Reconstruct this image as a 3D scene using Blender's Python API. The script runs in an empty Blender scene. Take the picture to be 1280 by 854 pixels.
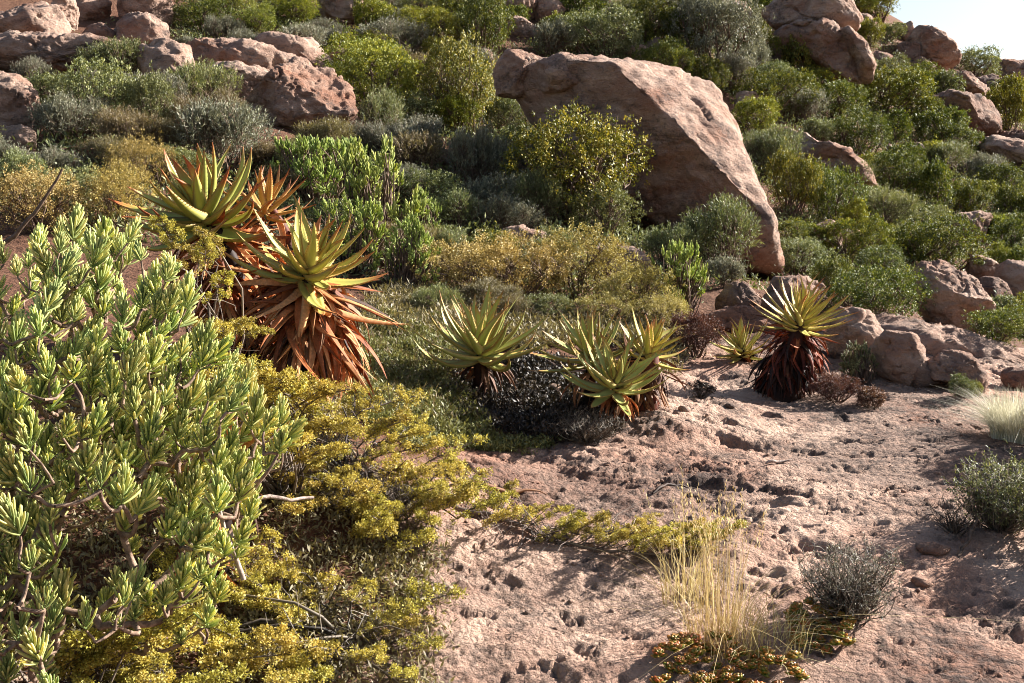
import bpy, bmesh, math, random
import numpy as np
from mathutils import Matrix, Vector, Euler
R = math.radians
scene = bpy.context.scene
COL = scene.collection

# ------------------------------------------------------------ camera
FPX, CX, CY = 1500.0, 640.0, 427.0          # focal length in photo pixels, photo centre
CAMZ, PITCH = 1.6, math.atan(137 / 1500)
cam = bpy.data.cameras.new('camera')
cam.sensor_width = 36.0
cam.lens = 36.0 * FPX / 1280
cam.clip_start = 0.05
cam.clip_end = 2000
camo = bpy.data.objects.new('camera', cam)
COL.objects.link(camo)
camo.location = (0, 0, CAMZ)
camo.rotation_euler = (math.pi / 2 - PITCH, 0, 0)
scene.camera = camo
# ------------------------------------------------------------ sky, sun, exposure
SUN_EL, SUN_AZ = R(27), R(24)               # SUN_AZ: degrees behind the photo's right-hand direction
sdir = Vector((math.cos(SUN_AZ) * math.cos(SUN_EL), math.sin(SUN_AZ) * math.cos(SUN_EL), math.sin(SUN_EL)))
world = bpy.data.worlds.new('World')
scene.world = world
world.use_nodes = True
wn = world.node_tree.nodes
sky = wn.new('ShaderNodeTexSky')
sky.sky_type = 'NISHITA'
sky.sun_disc = False
sky.sun_elevation = SUN_EL
sky.sun_rotation = math.pi / 2 - SUN_AZ
sky.air_density = 1.0
sky.dust_density = 2.0
wn['Background'].inputs[1].default_value = 0.05
world.node_tree.links.new(sky.outputs[0], wn['Background'].inputs[0])
sl = bpy.data.lights.new('sun', 'SUN')
sl.energy = 5.0
sl.angle = R(0.53)
sl.color = (1.0, 0.965, 0.90)
so = bpy.data.objects.new('sun', sl)
COL.objects.link(so)
so.rotation_euler = sdir.to_track_quat('Z', 'Y').to_euler()
so.location = sdir * 40
vs = scene.view_settings
vs.view_transform = 'Standard'
vs.look = 'None'
vs.gamma = 1.0
vs.use_curve_mapping = False
vs.exposure = 1.88
scene.cycles.filter_width = 1.0
scene.cycles.max_bounces = 8
scene.cycles.transparent_max_bounces = 4

# ------------------------------------------------------------ maths helpers
cp, sp = math.cos(PITCH), math.sin(PITCH)
def ray(px, py):
    u, v = (px - CX) / FPX, (CY - py) / FPX
    return np.array([u, cp + v * sp, -sp + v * cp])
def P(px, py, d):
    r = ray(px, py)
    return np.array([0, 0, CAMZ]) + r * (d / r[1])
def unproj(p):
    x, y, z = p[0], p[1], p[2] - CAMZ
    f = y * cp - z * sp
    v = y * sp + z * cp
    return CX + FPX * x / f, CY - FPX * v / f

_r = np.random.RandomState(7)
_perm = np.concatenate([_r.permutation(256)] * 3)
_grad = _r.normal(size=(256, 3)); _grad /= np.linalg.norm(_grad, axis=1)[:, None]
def perlin(p):
    p = np.asarray(p, float)
    i = np.floor(p).astype(int); f = p - i
    i &= 255
    u = f * f * f * (f * (f * 6 - 15) + 10)
    out = 0
    for dx in (0, 1):
        wx = u[:, 0] if dx else 1 - u[:, 0]
        for dy in (0, 1):
            wy = u[:, 1] if dy else 1 - u[:, 1]
            for dz in (0, 1):
                wz = u[:, 2] if dz else 1 - u[:, 2]
                h = _perm[_perm[_perm[i[:, 0] + dx] + i[:, 1] + dy] + i[:, 2] + dz]
                g = _grad[h]
                out = out + wx * wy * wz * (g[:, 0] * (f[:, 0] - dx) + g[:, 1] * (f[:, 1] - dy) + g[:, 2] * (f[:, 2] - dz))
    return out * 1.6
def fbm(p, o=4, lac=2.1, gain=0.5):
    s, a, t = 0, 1.0, 0
    p = np.asarray(p, float)
    for k in range(o):
        s = s + a * perlin(p + 17.3 * k); t += a
        p = p * lac; a *= gain
    return s / t
def sstep(a, b, x):
    t = np.clip((x - a) / (b - a), 0, 1)
    return t * t * (3 - 2 * t)
def unit(v):
    v = np.asarray(v, float)
    return v / (np.linalg.norm(v, axis=-1, keepdims=True) + 1e-9)

# ------------------------------------------------------------ mesh helpers
def mesh(name, V, F, attrs=None, smooth=False):
    V = np.asarray(V, np.float32).reshape(-1, 3)
    if not isinstance(F, list): F = [F]
    F = [np.asarray(f, np.int32) for f in F if len(f)]
    me = bpy.data.meshes.new(name)
    me.vertices.add(len(V)); me.vertices.foreach_set('co', V.ravel())
    tot = np.concatenate([np.full(len(f), f.shape[1], np.int32) for f in F])
    idx = np.concatenate([f.ravel() for f in F])
    me.loops.add(len(idx)); me.loops.foreach_set('vertex_index', idx)
    me.polygons.add(len(tot))
    st = np.concatenate([[0], np.cumsum(tot)[:-1]]).astype(np.int32)
    me.polygons.foreach_set('loop_start', st)
    if smooth: me.polygons.foreach_set('use_smooth', np.ones(len(tot), bool))
    for k, a in (attrs or {}).items():
        at = me.attributes.new(k, 'FLOAT', 'POINT')
        at.data.foreach_set('value', np.asarray(a, np.float32))
    me.update(calc_edges=True)
    return me
def link(name, me, mat=None, parent=None, loc=None):
    o = bpy.data.objects.new(name, me)
    COL.objects.link(o)
    if mat is not None:
        if me.materials and me.materials[0] is not mat:
            o.material_slots[0].link = 'OBJECT'; o.material_slots[0].material = mat
        elif not me.materials:
            me.materials.append(mat)
    if parent is not None: o.parent = parent
    if loc is not None: o.location = loc
    return o
LABELS = set()
def tag(o, label, cat, group=None, kind=None):
    o['label'] = label
    if cat: o['category'] = cat
    if group: o['group'] = group
    if kind: o['kind'] = kind
    return o
def empty(name, loc, label=None, cat=None, group=None):
    o = bpy.data.objects.new(name, None)
    COL.objects.link(o)
    o.location = loc
    o.empty_display_size = 0.1
    if label: tag(o, label, cat, group)
    return o

class Acc:
    """collects geometry with a per-vertex tint"""
    def __init__(s): s.V, s.T, s.Q, s.A, s.n = [], [], [], [], 0
    def add(s, V, F, tint=0.5):
        V = np.asarray(V, float).reshape(-1, 3); F = np.asarray(F, int)
        (s.Q if F.shape[1] == 4 else s.T).append(F + s.n)
        s.V.append(V); s.n += len(V)
        s.A.append(np.full(len(V), tint) if np.isscalar(tint) else np.asarray(tint, float))
    def verts(s): return np.concatenate(s.V)
    def mesh(s, name, off=(0, 0, 0), smooth=False):
        F = []
        if s.Q: F.append(np.concatenate(s.Q))
        if s.T: F.append(np.concatenate(s.T))
        return mesh(name, s.verts() - np.asarray(off), F, {'tint': np.concatenate(s.A)}, smooth)
def tube(acc, pts, rad, sides=5, tint=0.5, cap=False):
    pts = np.asarray(pts, float); n = len(pts)
    rad = np.broadcast_to(rad, (n,)).astype(float)
    tan = unit(np.gradient(pts, axis=0))
    ref = np.array([0.31, 0.17, 0.93])
    a = unit(np.cross(tan, ref)); b = np.cross(tan, a)
    th = np.arange(sides) / sides * 2 * np.pi
    V = pts[:, None] + rad[:, None, None] * (np.cos(th)[None, :, None] * a[:, None] + np.sin(th)[None, :, None] * b[:, None])
    i = np.arange(n - 1)[:, None] * sides; j = np.arange(sides)[None]
    k = (j + 1) % sides
    F = np.stack([i + j, i + k, i + sides + k, i + sides + j], -1).reshape(-1, 4)
    acc.add(V.reshape(-1, 3), F, tint if np.isscalar(tint) else np.repeat(tint, sides))
def bend(a, b, rng, amt=0.12, n=5, sag=0.0):
    a, b = np.asarray(a, float), np.asarray(b, float)
    t = np.linspace(0, 1, n)[:, None]
    L = np.linalg.norm(b - a)
    off = rng.normal(size=3) * amt * L; off[2] -= sag * L
    off2 = rng.normal(size=3) * amt * L * 0.4
    return a + (b - a) * t + off * (4 * t * (1 - t)) + off2 * np.sin(t * 2 * np.pi)
def leafquads(acc, Pb, D, L, W, rng, fold=0.25, tint=None, up=(0, 0, 1)):
    n = len(Pb); D = unit(D)
    N = unit(np.asarray(up) + rng.normal(size=(n, 3)) * 0.6)
    S = unit(np.cross(D, N)); N = np.cross(S, D)
    L = np.broadcast_to(L, (n,))[:, None]; W = np.broadcast_to(W, (n,))[:, None]
    mid = Pb + D * L * 0.5
    V = np.stack([Pb, mid + S * W * .5 + N * W * fold, Pb + D * L, mid - S * W * .5 + N * W * fold], 1)
    F = (np.arange(n) * 4)[:, None] + np.arange(4)[None]
    if tint is None: tint = rng.rand(n)
    acc.add(V.reshape(-1, 3), F, np.repeat(tint, 4))

# ------------------------------------------------------------ material helpers
def S(r, g, b):
    return tuple(((c / 255 / 12.92) if c / 255 < 0.04045 else ((c / 255 + 0.055) / 1.055) ** 2.4) for c in (r, g, b)) + (1,)
class NT:
    def __init__(s, name):
        s.m = bpy.data.materials.new(name); s.m.use_nodes = True
        s.t = s.m.node_tree; s.n = s.t.nodes; s.n.clear()
        s.out = s.n.new('ShaderNodeOutputMaterial')
    def node(s, ty, **kw):
        x = s.n.new(ty)
        for k, v in kw.items():
            if k.startswith('i_'):
                key = k[2:]; x.inputs[int(key) if key.isdigit() else key].default_value = v
            else: setattr(x, k, v)
        return x
    def L(s, a, b): s.t.links.new(a, b)
    def noise(s, vec, scale, detail=4, rough=0.55, dist=0.0):
        x = s.node('ShaderNodeTexNoise', i_Scale=scale, i_Detail=detail, i_Roughness=rough, i_Distortion=dist)
        if vec is not None: s.L(vec, x.inputs['Vector'])
        return x.outputs['Fac']
    def ramp(s, fac, stops, interp='LINEAR'):
        x = s.node('ShaderNodeValToRGB'); e = x.color_ramp.elements
        x.color_ramp.interpolation = interp
        e[0].position, e[0].color = stops[0][0], stops[0][1]
        e[1].position, e[1].color = stops[-1][0], stops[-1][1]
        for p, c in stops[1:-1]:
            q = e.new(p); q.color = c
        s.L(fac, x.inputs[0]); return x.outputs[0]
    def mix(s, f, a, b, mode='MIX'):
        x = s.node('ShaderNodeMix', data_type='RGBA', blend_type=mode)
        for sock, v in ((x.inputs[0], f), (x.inputs[6], a), (x.inputs[7], b)):
            if hasattr(v, 'is_linked'): s.L(v, sock)
            else: sock.default_value = v
        return x.outputs[2]
    def math(s, op, a, b=0.0):
        x = s.node('ShaderNodeMath', operation=op)
        for sock, v in ((x.inputs[0], a), (x.inputs[1], b)):
            if hasattr(v, 'is_linked'): s.L(v, sock)
            else: sock.default_value = v
        return x.outputs[0]
    def attr(s, name): return s.node('ShaderNodeAttribute', attribute_name=name).outputs['Fac']
    def objrand(s): return s.node('ShaderNodeObjectInfo').outputs['Random']
def grey(v): return (v, v, v, 1)
def leafmat(name, c0, c1, c2, trans=0.35, rough=0.55, spec=0.3, hue=0.03, val=0.35, warmth=(1.15, 1.1, 0.5, 1)):
    m = NT(name)
    t = m.attr('tint')
    col = m.ramp(t, [(0, c0), (0.5, c1), (1, c2)])
    hs = m.node('ShaderNodeHueSaturation')
    r = m.objrand()
    m.L(col, hs.inputs['Color'])
    m.L(m.math('ADD', m.math('MULTIPLY', r, hue), 0.5 - hue / 2), hs.inputs['Hue'])
    r2 = m.math('FRACT', m.math('MULTIPLY', r, 7.31))
    m.L(m.math('ADD', m.math('MULTIPLY', r2, val), 1 - val / 2), hs.inputs['Value'])
    p = m.node('ShaderNodeBsdfPrincipled', i_Roughness=rough)
    p.inputs['Specular IOR Level'].default_value = spec
    m.L(hs.outputs[0], p.inputs['Base Color'])
    tr = m.node('ShaderNodeBsdfTranslucent')
    warm = m.mix(1.0, hs.outputs[0], warmth, 'MULTIPLY')
    m.L(warm, tr.inputs['Color'])
    mx = m.node('ShaderNodeMixShader', i_0=trans)
    m.L(p.outputs[0], mx.inputs[1]); m.L(tr.outputs[0], mx.inputs[2])
    m.L(mx.outputs[0], m.out.inputs[0])
    return m.m
def barkmat(name, c0, c1, scale=30, rough=0.85):
    m = NT(name)
    tc = m.node('ShaderNodeTexCoord')
    n = m.noise(tc.outputs['Object'], scale, 5, 0.6)
    p = m.node('ShaderNodeBsdfPrincipled', i_Roughness=rough)
    p.inputs['Specular IOR Level'].default_value = 0.2
    m.L(m.ramp(n, [(0.3, c0), (0.7, c1)]), p.inputs['Base Color'])
    b = m.node('ShaderNodeBump', i_Strength=0.6, i_Distance=0.01)
    m.L(n, b.inputs['Height']); m.L(b.outputs[0], p.inputs['Normal'])
    m.L(p.outputs[0], m.out.inputs[0])
    return m.m
def rockmat(name, light, mid, red, dark, dark_amt=0.5, scale=1.0, ground=False):
    m = NT(name)
    geo = m.node('ShaderNodeNewGeometry')
    pos = geo.outputs['Position']
    mp = m.node('ShaderNodeMapping'); m.L(pos, mp.inputs[0])
    mp.inputs['Scale'].default_value = (0.75, 0.75, 1.5)
    pa = mp.outputs[0]
    n1 = m.noise(pa, 1.1 * scale, 6, 0.62, 0.4)
    n2 = m.noise(pa, 4.2 * scale, 6, 0.65, 0.3)
    n3 = m.noise(pos, 26 * scale, 5, 0.7)
    n4 = m.noise(pos, 90 * scale, 3, 0.7)
    base = m.ramp(n2, [(0.30, mid), (0.62, light)])
    base = m.mix(m.ramp(n1, [(0.46, grey(0)), (0.66, grey(0.85))]), base, red)
    # lichen and weather film with its own shape
    st = m.math('ADD', m.math('MULTIPLY', n3, 0.45), m.math('MULTIPLY', m.noise(pa, 2.3 * scale, 7, 0.72, 0.6), 0.75))
    base = m.mix(m.ramp(st, [(0.60, grey(0)), (0.72, grey(dark_amt))]), base, dark)
    base = m.mix(m.ramp(n3, [(0.30, grey(0.55)), (0.55, grey(0))]), base, m.mix(1.0, base, (0.62, 0.55, 0.5, 1), 'MULTIPLY'))
    base = m.mix(m.ramp(n4, [(0.62, grey(0)), (0.75, grey(0.35))]), base, (0.62, 0.50, 0.41, 1))
    bumpscale = 1.0
    if ground:
        rk = m.attr('rock')
        soil = m.ramp(n3, [(0.3, S(70, 48, 38)), (0.55, S(112, 78, 60)), (0.8, S(140, 112, 88))])
        base = m.mix(rk, soil, base)
        base = m.mix(m.math('MULTIPLY', m.math('MULTIPLY', m.attr('film'), m.ramp(n3, [(.3, grey(.2)), (.6, grey(1))])), 0.72), base, dark)
    p = m.node('ShaderNodeBsdfPrincipled', i_Roughness=0.92)
    p.inputs['Specular IOR Level'].default_value = 0.15
    m.L(base, p.inputs['Base Color'])
    h = m.math('ADD', m.math('MULTIPLY', m.noise(pa, 9 * scale, 8, 0.68), 1.0), m.math('MULTIPLY', n3, 0.35))
    h = m.math('ADD', h, m.math('MULTIPLY', n4, 0.26))
    vo = m.node('ShaderNodeTexVoronoi', i_Scale=(34 if ground else 14) * scale, feature='F1')
    wv = m.node('ShaderNodeVectorMath', operation='ADD'); m.L(pos, wv.inputs[0])
    wn_ = m.node('ShaderNodeTexNoise', i_Scale=12, i_Detail=3); m.L(pos, wn_.inputs['Vector'])
    wsc = m.node('ShaderNodeVectorMath', operation='SCALE'); wsc.inputs['Scale'].default_value = .06; m.L(wn_.outputs['Color'], wsc.inputs[0])
    m.L(wsc.outputs[0], wv.inputs[1]); m.L(wv.outputs[0], vo.inputs['Vector'])
    h = m.math('SUBTRACT', h, m.math('MULTIPLY', vo.outputs['Distance'], 0.25))
    b = m.node('ShaderNodeBump', i_Strength=1.0, i_Distance=0.10 if not ground else 0.075)
    m.L(h, b.inputs['Height']); m.L(b.outputs[0], p.inputs['Normal'])
    m.L(p.outputs[0], m.out.inputs[0])
    return m.m

M = {}
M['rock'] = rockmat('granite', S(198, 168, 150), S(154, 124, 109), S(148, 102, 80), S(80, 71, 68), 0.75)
M['rock_dark_shade'] = rockmat('granite_dark_shade', S(166, 138, 122), S(124, 100, 90), S(130, 90, 72), S(62, 56, 56), 0.9)  # darker granite; for the shaded rocks the shade is put into this colour
M['ground'] = rockmat('slab_and_soil', S(208, 176, 156), S(168, 135, 118), S(158, 112, 92), S(72, 62, 58), 0.8, ground=True)
M['green'] = leafmat('leaf_green', S(40, 52, 18), S(84, 94, 34), S(156, 152, 66), 0.22)
M['lime'] = leafmat('leaf_lime', S(62, 72, 24), S(114, 118, 42), S(180, 172, 76), 0.24)
M['sage'] = leafmat('leaf_sage', S(68, 76, 48), S(112, 118, 78), S(174, 172, 122), 0.18)
M['grey'] = leafmat('leaf_grey', S(82, 84, 70), S(120, 120, 100), S(176, 170, 146), 0.16, warmth=(1.1, 1.05, .8, 1))
M['olive'] = leafmat('leaf_olive', S(54, 60, 20), S(104, 104, 38), S(186, 164, 74), 0.2)
M['mustard'] = leafmat('leaf_mustard', S(100, 92, 48), S(158, 140, 78), S(212, 190, 118), 0.2, hue=0.03, val=0.3, warmth=(1.1, 1.03, .7, 1))
M['fmustard'] = leafmat('leaf_mustard_near', S(101, 94, 40), S(174, 158, 72), S(230, 210, 116), 0.27, hue=0.03, val=0.35, warmth=(1.11, 1.05, .7, 1))
M['russet'] = leafmat('leaf_russet', S(58, 40, 34), S(98, 62, 54), S(128, 96, 80), 0.2)
M['drygrey'] = leafmat('leaf_dry_grey', S(86, 76, 58), S(122, 110, 84), S(160, 146, 112), 0.2)
M['black'] = leafmat('leaf_withered', S(26, 22, 20), S(48, 40, 36), S(104, 88, 78), 0.08)
M['finger'] = leafmat('leaf_finger', S(106, 124, 72), S(164, 174, 106), S(234, 226, 150), 0.3, rough=0.6, spec=0.25, hue=0.035, val=0.4, warmth=(1.15, 1.12, .65, 1))
M['midfinger'] = leafmat('leaf_finger_bright', S(104, 122, 56), S(154, 168, 82), S(212, 214, 124), 0.36, rough=0.55, hue=0.02, val=0.2, warmth=(1.1, 1.1, .6, 1))
M['cover'] = leafmat('leaf_cover', S(88, 80, 60), S(114, 116, 66), S(168, 164, 106), 0.2, warmth=(1.1, 1.05, .7, 1))
M['straw'] = leafmat('grass_straw', S(150, 126, 78), S(198, 176, 122), S(232, 216, 170), 0.3, warmth=(1.05, 1, .85, 1))
M['paleg'] = leafmat('grass_pale', S(158, 156, 130), S(200, 196, 170), S(236, 232, 212), 0.35, warmth=(1.05, 1.03, .95, 1))
M['crass'] = leafmat('leaf_crassula', S(62, 78, 26), S(116, 122, 40), S(184, 104, 48), 0.2, rough=0.4, spec=0.45)
M['bark'] = barkmat('bark_grey_brown', S(64, 50, 42), S(128, 106, 90))
M['palebark'] = barkmat('bark_pale', S(112, 98, 86), S(176, 160, 146))
M['fbark'] = barkmat('bark_succulent', S(70, 54, 46), S(158, 132, 112), 45)
M['stick'] = barkmat('stick_grey', S(110, 94, 88), S(178, 160, 148), 40)
M['twig'] = leafmat('twig_grey', S(52, 44, 38), S(92, 80, 70), S(132, 118, 104), 0.0)
def aloemat(name, base, mid, tip, redness):
    m = NT(name)
    t, e, r = m.attr('t'), m.attr('edge'), m.objrand()
    tc = m.node('ShaderNodeTexCoord')
    n = m.noise(tc.outputs['Object'], 14, 4, 0.6)
    tt = m.math('ADD', t, m.math('MULTIPLY', m.math('SUBTRACT', n, 0.5), 0.35))
    tt = m.math('ADD', tt, m.math('MULTIPLY', m.math('SUBTRACT', r, 0.6), 0.30))
    col = m.ramp(tt, [(0.0, base), (0.35, mid), (0.78 - redness, mid), (0.98 - redness * 0.6, tip)])
    col = m.mix(m.math('MULTIPLY', e, 0.55), col, S(176, 110, 62))
    n5 = m.noise(tc.outputs['Object'], 60, 3, 0.6)
    col = m.mix(m.ramp(n5, [(0.62, grey(0)), (0.8, grey(0.4))]), col, S(196, 178, 110))
    p = m.node('ShaderNodeBsdfPrincipled', i_Roughness=0.52)
    p.inputs['Specular IOR Level'].default_value = 0.28
    m.L(col, p.inputs['Base Color'])
    tr = m.node('ShaderNodeBsdfTranslucent'); m.L(col, tr.inputs[0])
    mx = m.node('ShaderNodeMixShader', i_0=0.12)
    m.L(p.outputs[0], mx.inputs[1]); m.L(tr.outputs[0], mx.inputs[2])
    m.L(mx.outputs[0], m.out.inputs[0])
    return m.m
M['aloe'] = aloemat('aloe_leaf', S(186, 186, 112), S(156, 160, 78), S(170, 92, 52), 0.10)
M['aloe_p'] = aloemat('aloe_leaf_pale', S(186, 188, 122), S(154, 160, 90), S(150, 112, 66), 0.0)
M['aloe_y'] = aloemat('aloe_leaf_yellow', S(198, 190, 116), S(172, 168, 86), S(172, 108, 62), 0.06)
M['aloe_red'] = aloemat('aloe_leaf_reddened', S(190, 166, 100), S(180, 142, 82), S(150, 88, 54), 0.28)
def drymat(name, a, b, c):
    m = NT(name)
    tc = m.node('ShaderNodeTexCoord'); r = m.objrand()
    n = m.noise(tc.outputs['Object'], 9, 5, 0.65)
    f = m.math('ADD', m.math('MULTIPLY', n, 0.9), m.math('MULTIPLY', m.math('SUBTRACT', r, 0.5), 0.75))
    col = m.ramp(f, [(0.15, a), (0.45, b), (0.85, c)])
    st = m.noise(tc.outputs['Object'], 70, 2, 0.6)
    col = m.mix(m.ramp(st, [(0.4, grey(0.5)), (0.6, grey(0))]), col, m.mix(1.0, col, (0.55, 0.5, 0.45, 1), 'MULTIPLY'))
    p = m.node('ShaderNodeBsdfPrincipled', i_Roughness=0.65)
    p.inputs['Specular IOR Level'].default_value = 0.25
    m.L(col, p.inputs['Base Color'])
    tr = m.node('ShaderNodeBsdfTranslucent'); m.L(m.mix(1.0, col, (1.1, 0.75, 0.5, 1), 'MULTIPLY'), tr.inputs[0])
    mx = m.node('ShaderNodeMixShader', i_0=0.25)
    m.L(p.outputs[0], mx.inputs[1]); m.L(tr.outputs[0], mx.inputs[2])
    m.L(mx.outputs[0], m.out.inputs[0])
    return m.m
M['dry'] = drymat('dry_aloe_leaf', S(124, 68, 40), S(188, 112, 64), S(228, 174, 120))
M['dry_red'] = drymat('dry_aloe_leaf_red', S(70, 34, 26), S(136, 62, 38), S(192, 116, 74))
M['dry_dark'] = drymat('dry_aloe_leaf_dark', S(30, 22, 20), S(62, 38, 30), S(132, 62, 42))
M['dry_brown'] = drymat('dry_aloe_leaf_brown', S(56, 38, 30), S(112, 74, 52), S(172, 128, 92))

# ------------------------------------------------------------ terrain
CTRL = [(640,854,4.0),(1280,854,4.0),(960,854,4.0),(300,854,3.9),(0,854,3.8),(640,700,5.0),(1000,700,5.0),(1280,690,5.1),
 (560,560,6.4),(800,560,6.5),(1050,560,6.6),(1280,560,6.8),(985,492,8.0),(840,500,7.4),(700,545,6.8),(610,500,7.3),(1280,490,8.4),
 (1150,470,8.5),(1150,410,10.4),(1280,440,9.8),(1270,420,12.5),(1200,360,15),(950,385,10.5),(850,385,10.7),(400,490,6.0),(200,530,5.2),
 (450,440,7.5),(700,390,10),(560,300,12.2),(750,300,13),(900,332,14.8),(970,338,15.4),(250,200,12.5),(50,210,11.5),(100,100,17),
 (380,160,14.8),(600,180,16.8),(300,50,21),(600,50,23),(100,0,22),(850,60,25),(640,0,27),(1000,280,18),(1150,300,19),(1270,300,21),
 (1000,180,23),(1150,200,25),(1270,200,28),(1100,100,31),(1000,60,31),(1270,112,36),(1200,85,36),(1100,10,37),(900,-60,37),(600,-120,40),
 (100,-120,36),(-300,60,16),(-300,300,9),(1700,300,24),(1700,500,10),(1700,850,4.4)]
cpts = [P(*c) for c in CTRL] + [np.array(v, float) for v in [(0,1,-.3),(4,1,-.35),(-4,1,0.2),(8,2,-.3),(0,-12,-1.2),(-20,-10,0),(25,-10,-2),
 (30,20,-.2),(26,40,2.5),(30,60,1.5),(10,55,8),(-15,60,14),(-30,40,12),(-30,10,5),(20,75,4),(-10,90,12),(60,60,-3),(60,0,-3)]]
cpts = np.array(cpts)
def _phi(r2): return 0.5 * r2 * np.log(r2 + 1e-9)
_sc = 10.0
_C = cpts[:, :2] / _sc
_n = len(_C)
_A = np.zeros((_n + 3, _n + 3))
_A[:_n, :_n] = _phi(((_C[:, None] - _C[None]) ** 2).sum(-1)) + np.eye(_n) * 0.002
_A[:_n, _n] = 1; _A[:_n, _n + 1:] = _C
_A[_n:, :_n] = _A[:_n, _n:].T
_W = np.linalg.solve(_A, np.concatenate([cpts[:, 2], [0, 0, 0]]))
def hbase(xy):
    q = np.asarray(xy, float).reshape(-1, 2)
    out = np.empty(len(q))
    for s in range(0, len(q), 20000):
        c = np.clip(q[s:s + 20000], [-45, -25], [70, 100]) / _sc
        out[s:s + 20000] = _phi(((c[:, None] - _C[None]) ** 2).sum(-1)) @ _W[:_n] + _W[_n] + c @ _W[_n + 1:]
    ex = np.hypot(np.maximum(np.abs(q[:, 0] - 12) - 45, 0), np.maximum(np.abs(q[:, 1] - 38) - 55, 0))
    return out * np.exp(-(ex / 40) ** 2) - 3 * (1 - np.exp(-(ex / 40) ** 2))
def G0(px, py):
    r = ray(px, py)
    d = 2.2 * 1.012 ** np.arange(290)
    pts = np.array([0, 0, CAMZ]) + r * (d / r[1])[:, None]
    h = hbase(pts[:, :2])
    k = np.nonzero(pts[:, 2] < h)[0]
    if not len(k): return None
    k = k[0]
    if k == 0: return pts[0]
    a = (pts[k - 1, 2] - h[k - 1]); b = (h[k] - pts[k, 2])
    return pts[k - 1] + (pts[k] - pts[k - 1]) * a / (a + b)
# rock slab outline on the ground (world xy), from its edge as seen
_slab = [G0(*q)[:2] for q in [(470,840),(480,760),(520,700),(500,640),(515,580),(600,556),(690,552),(770,520),(832,470),(850,430),(900,408),(960,392),(1060,385),(1150,408),(1275,438)]]
_slab = np.array(list(_slab) + [(7.5, 9.0), (9, 4), (7, 0.5), (-0.5, 0.5), (-0.6, 3.0)])
def polysd(q, poly):
    q = np.asarray(q, float); a = poly; b = np.roll(poly, -1, 0)
    d = np.full(len(q), 1e9); ins = np.zeros(len(q), bool)
    for (ax, ay), (bx, by) in zip(a, b):
        ex, ey = bx - ax, by - ay
        wx, wy = q[:, 0] - ax, q[:, 1] - ay
        t = np.clip((wx * ex + wy * ey) / (ex * ex + ey * ey + 1e-12), 0, 1)
        d = np.minimum(d, np.hypot(wx - ex * t, wy - ey * t))
        c = ((ay > q[:, 1]) != (by > q[:, 1])) & (q[:, 0] < (bx - ax) * (q[:, 1] - ay) / (by - ay + 1e-12) + ax)
        ins ^= c
    return np.where(ins, d, -d)
def rockmask(q):
    q3 = np.c_[q, np.zeros(len(q))]
    return sstep(-0.10, 0.12, polysd(q, _slab) + 0.22 * fbm(q3 * 2.6, 3))
def relief(q, fine=True):
    q = np.asarray(q, float).reshape(-1, 2)
    q3 = np.c_[q, np.zeros(len(q))]
    rk = rockmask(q)
    far = sstep(8.5, 14, q[:, 1])
    z = (1 - rk) * (0.05 * fbm(q3 * 2.2, 5, gain=.6) + far * 0.22 * fbm(q3 * 0.55, 3))
    z = z + rk * 0.075 * fbm(q3 * 0.9 + 3, 2)
    on = rk > 0
    if fine and on.any():
        z_all, rk_all = z, rk
        q3, rk, q = q3[on], rk[on], q[on]; z = z[on]
        w = q3 + 0.10 * np.c_[fbm(q3 * 3 + 9, 3), fbm(q3 * 3 + 31, 3), np.zeros(len(q))]
        w = w * np.array([0.72, 1.2, 1])
        a = fbm(w * 1.2 + 5, 4)                           # shallow hollows and humps
        te = fbm(w * 2.4 + 25, 6, gain=.62) * 6.0; fl = np.floor(te); fr = te - fl
        terr = (fl + sstep(0.91, 0.985, fr)) / 6.0        # broken flakes with sharp lips
        pit = fbm(w * 4.8 + 50, 5, gain=.68)
        patch = sstep(-.12, .30, fbm(w * 0.8 + 77, 3))    # smooth sheets between rough patches
        bil = np.abs(perlin(w * 9 + 13)) + .5 * np.abs(perlin(w * 19 + 3))
        ck = np.abs(perlin(w * np.array([.55, .9, 1]) + 211 + .15 * np.c_[fbm(w * 6, 3), fbm(w * 6 + 9, 3), np.zeros(len(q))]))
        z = z + rk * (0.06 * a + (.45 + .55 * patch) * 0.085 * terr - (.5 + .5 * patch) * 0.042 * sstep(0.17, 0.23, pit) - .02 * sstep(.3, .36, pit)
                      + .022 * patch * bil + (.4 + .6 * patch) * 0.018 * fbm(w * 15, 4, gain=.75) - .035 * (1 - sstep(.0, .016, ck)))
        z_all[on] = z; z = z_all
    return z
def H(x, y):
    return float(hbase([[x, y]])[0] + relief([[x, y]])[0])
def G(px, py):
    p = G0(px, py)
    if p is None: return None
    return np.array([p[0], p[1], H(p[0], p[1])])
def axis(lo, hi, step, far_lo, far_hi, g=1.07):
    c = list(np.arange(lo, hi, step))
    s, v, L = step, lo, []
    while v > far_lo: s *= g; v -= s; L.append(v)
    s, v, U = step, c[-1], []
    while v < far_hi: s *= g; v += s; U.append(v)
    return np.array(L[::-1] + c + U)
gx = axis(-0.9, 3.9, 0.0135, -500, 600, 1.075)
gy = axis(3.4, 9.4, 0.0155, -300, 900, 1.06)
XX, YY = np.meshgrid(gx, gy)
q = np.c_[XX.ravel(), YY.ravel()]
zz = hbase(q) + relief(q)
rk = rockmask(q)
q3 = np.c_[q, np.zeros(len(q))]
film = rk * sstep(-0.08, 0.22, fbm(np.c_[q[:, 0] * 0.55, q[:, 1] * 0.9, np.zeros(len(q))] + 71, 5, gain=0.6) + 0.20 * np.exp(-((q[:, 0] - 1.8) / 1.9) ** 2 - ((q[:, 1] - 6.5) / 0.9) ** 2))
nx, ny = len(gx), len(gy)
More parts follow.
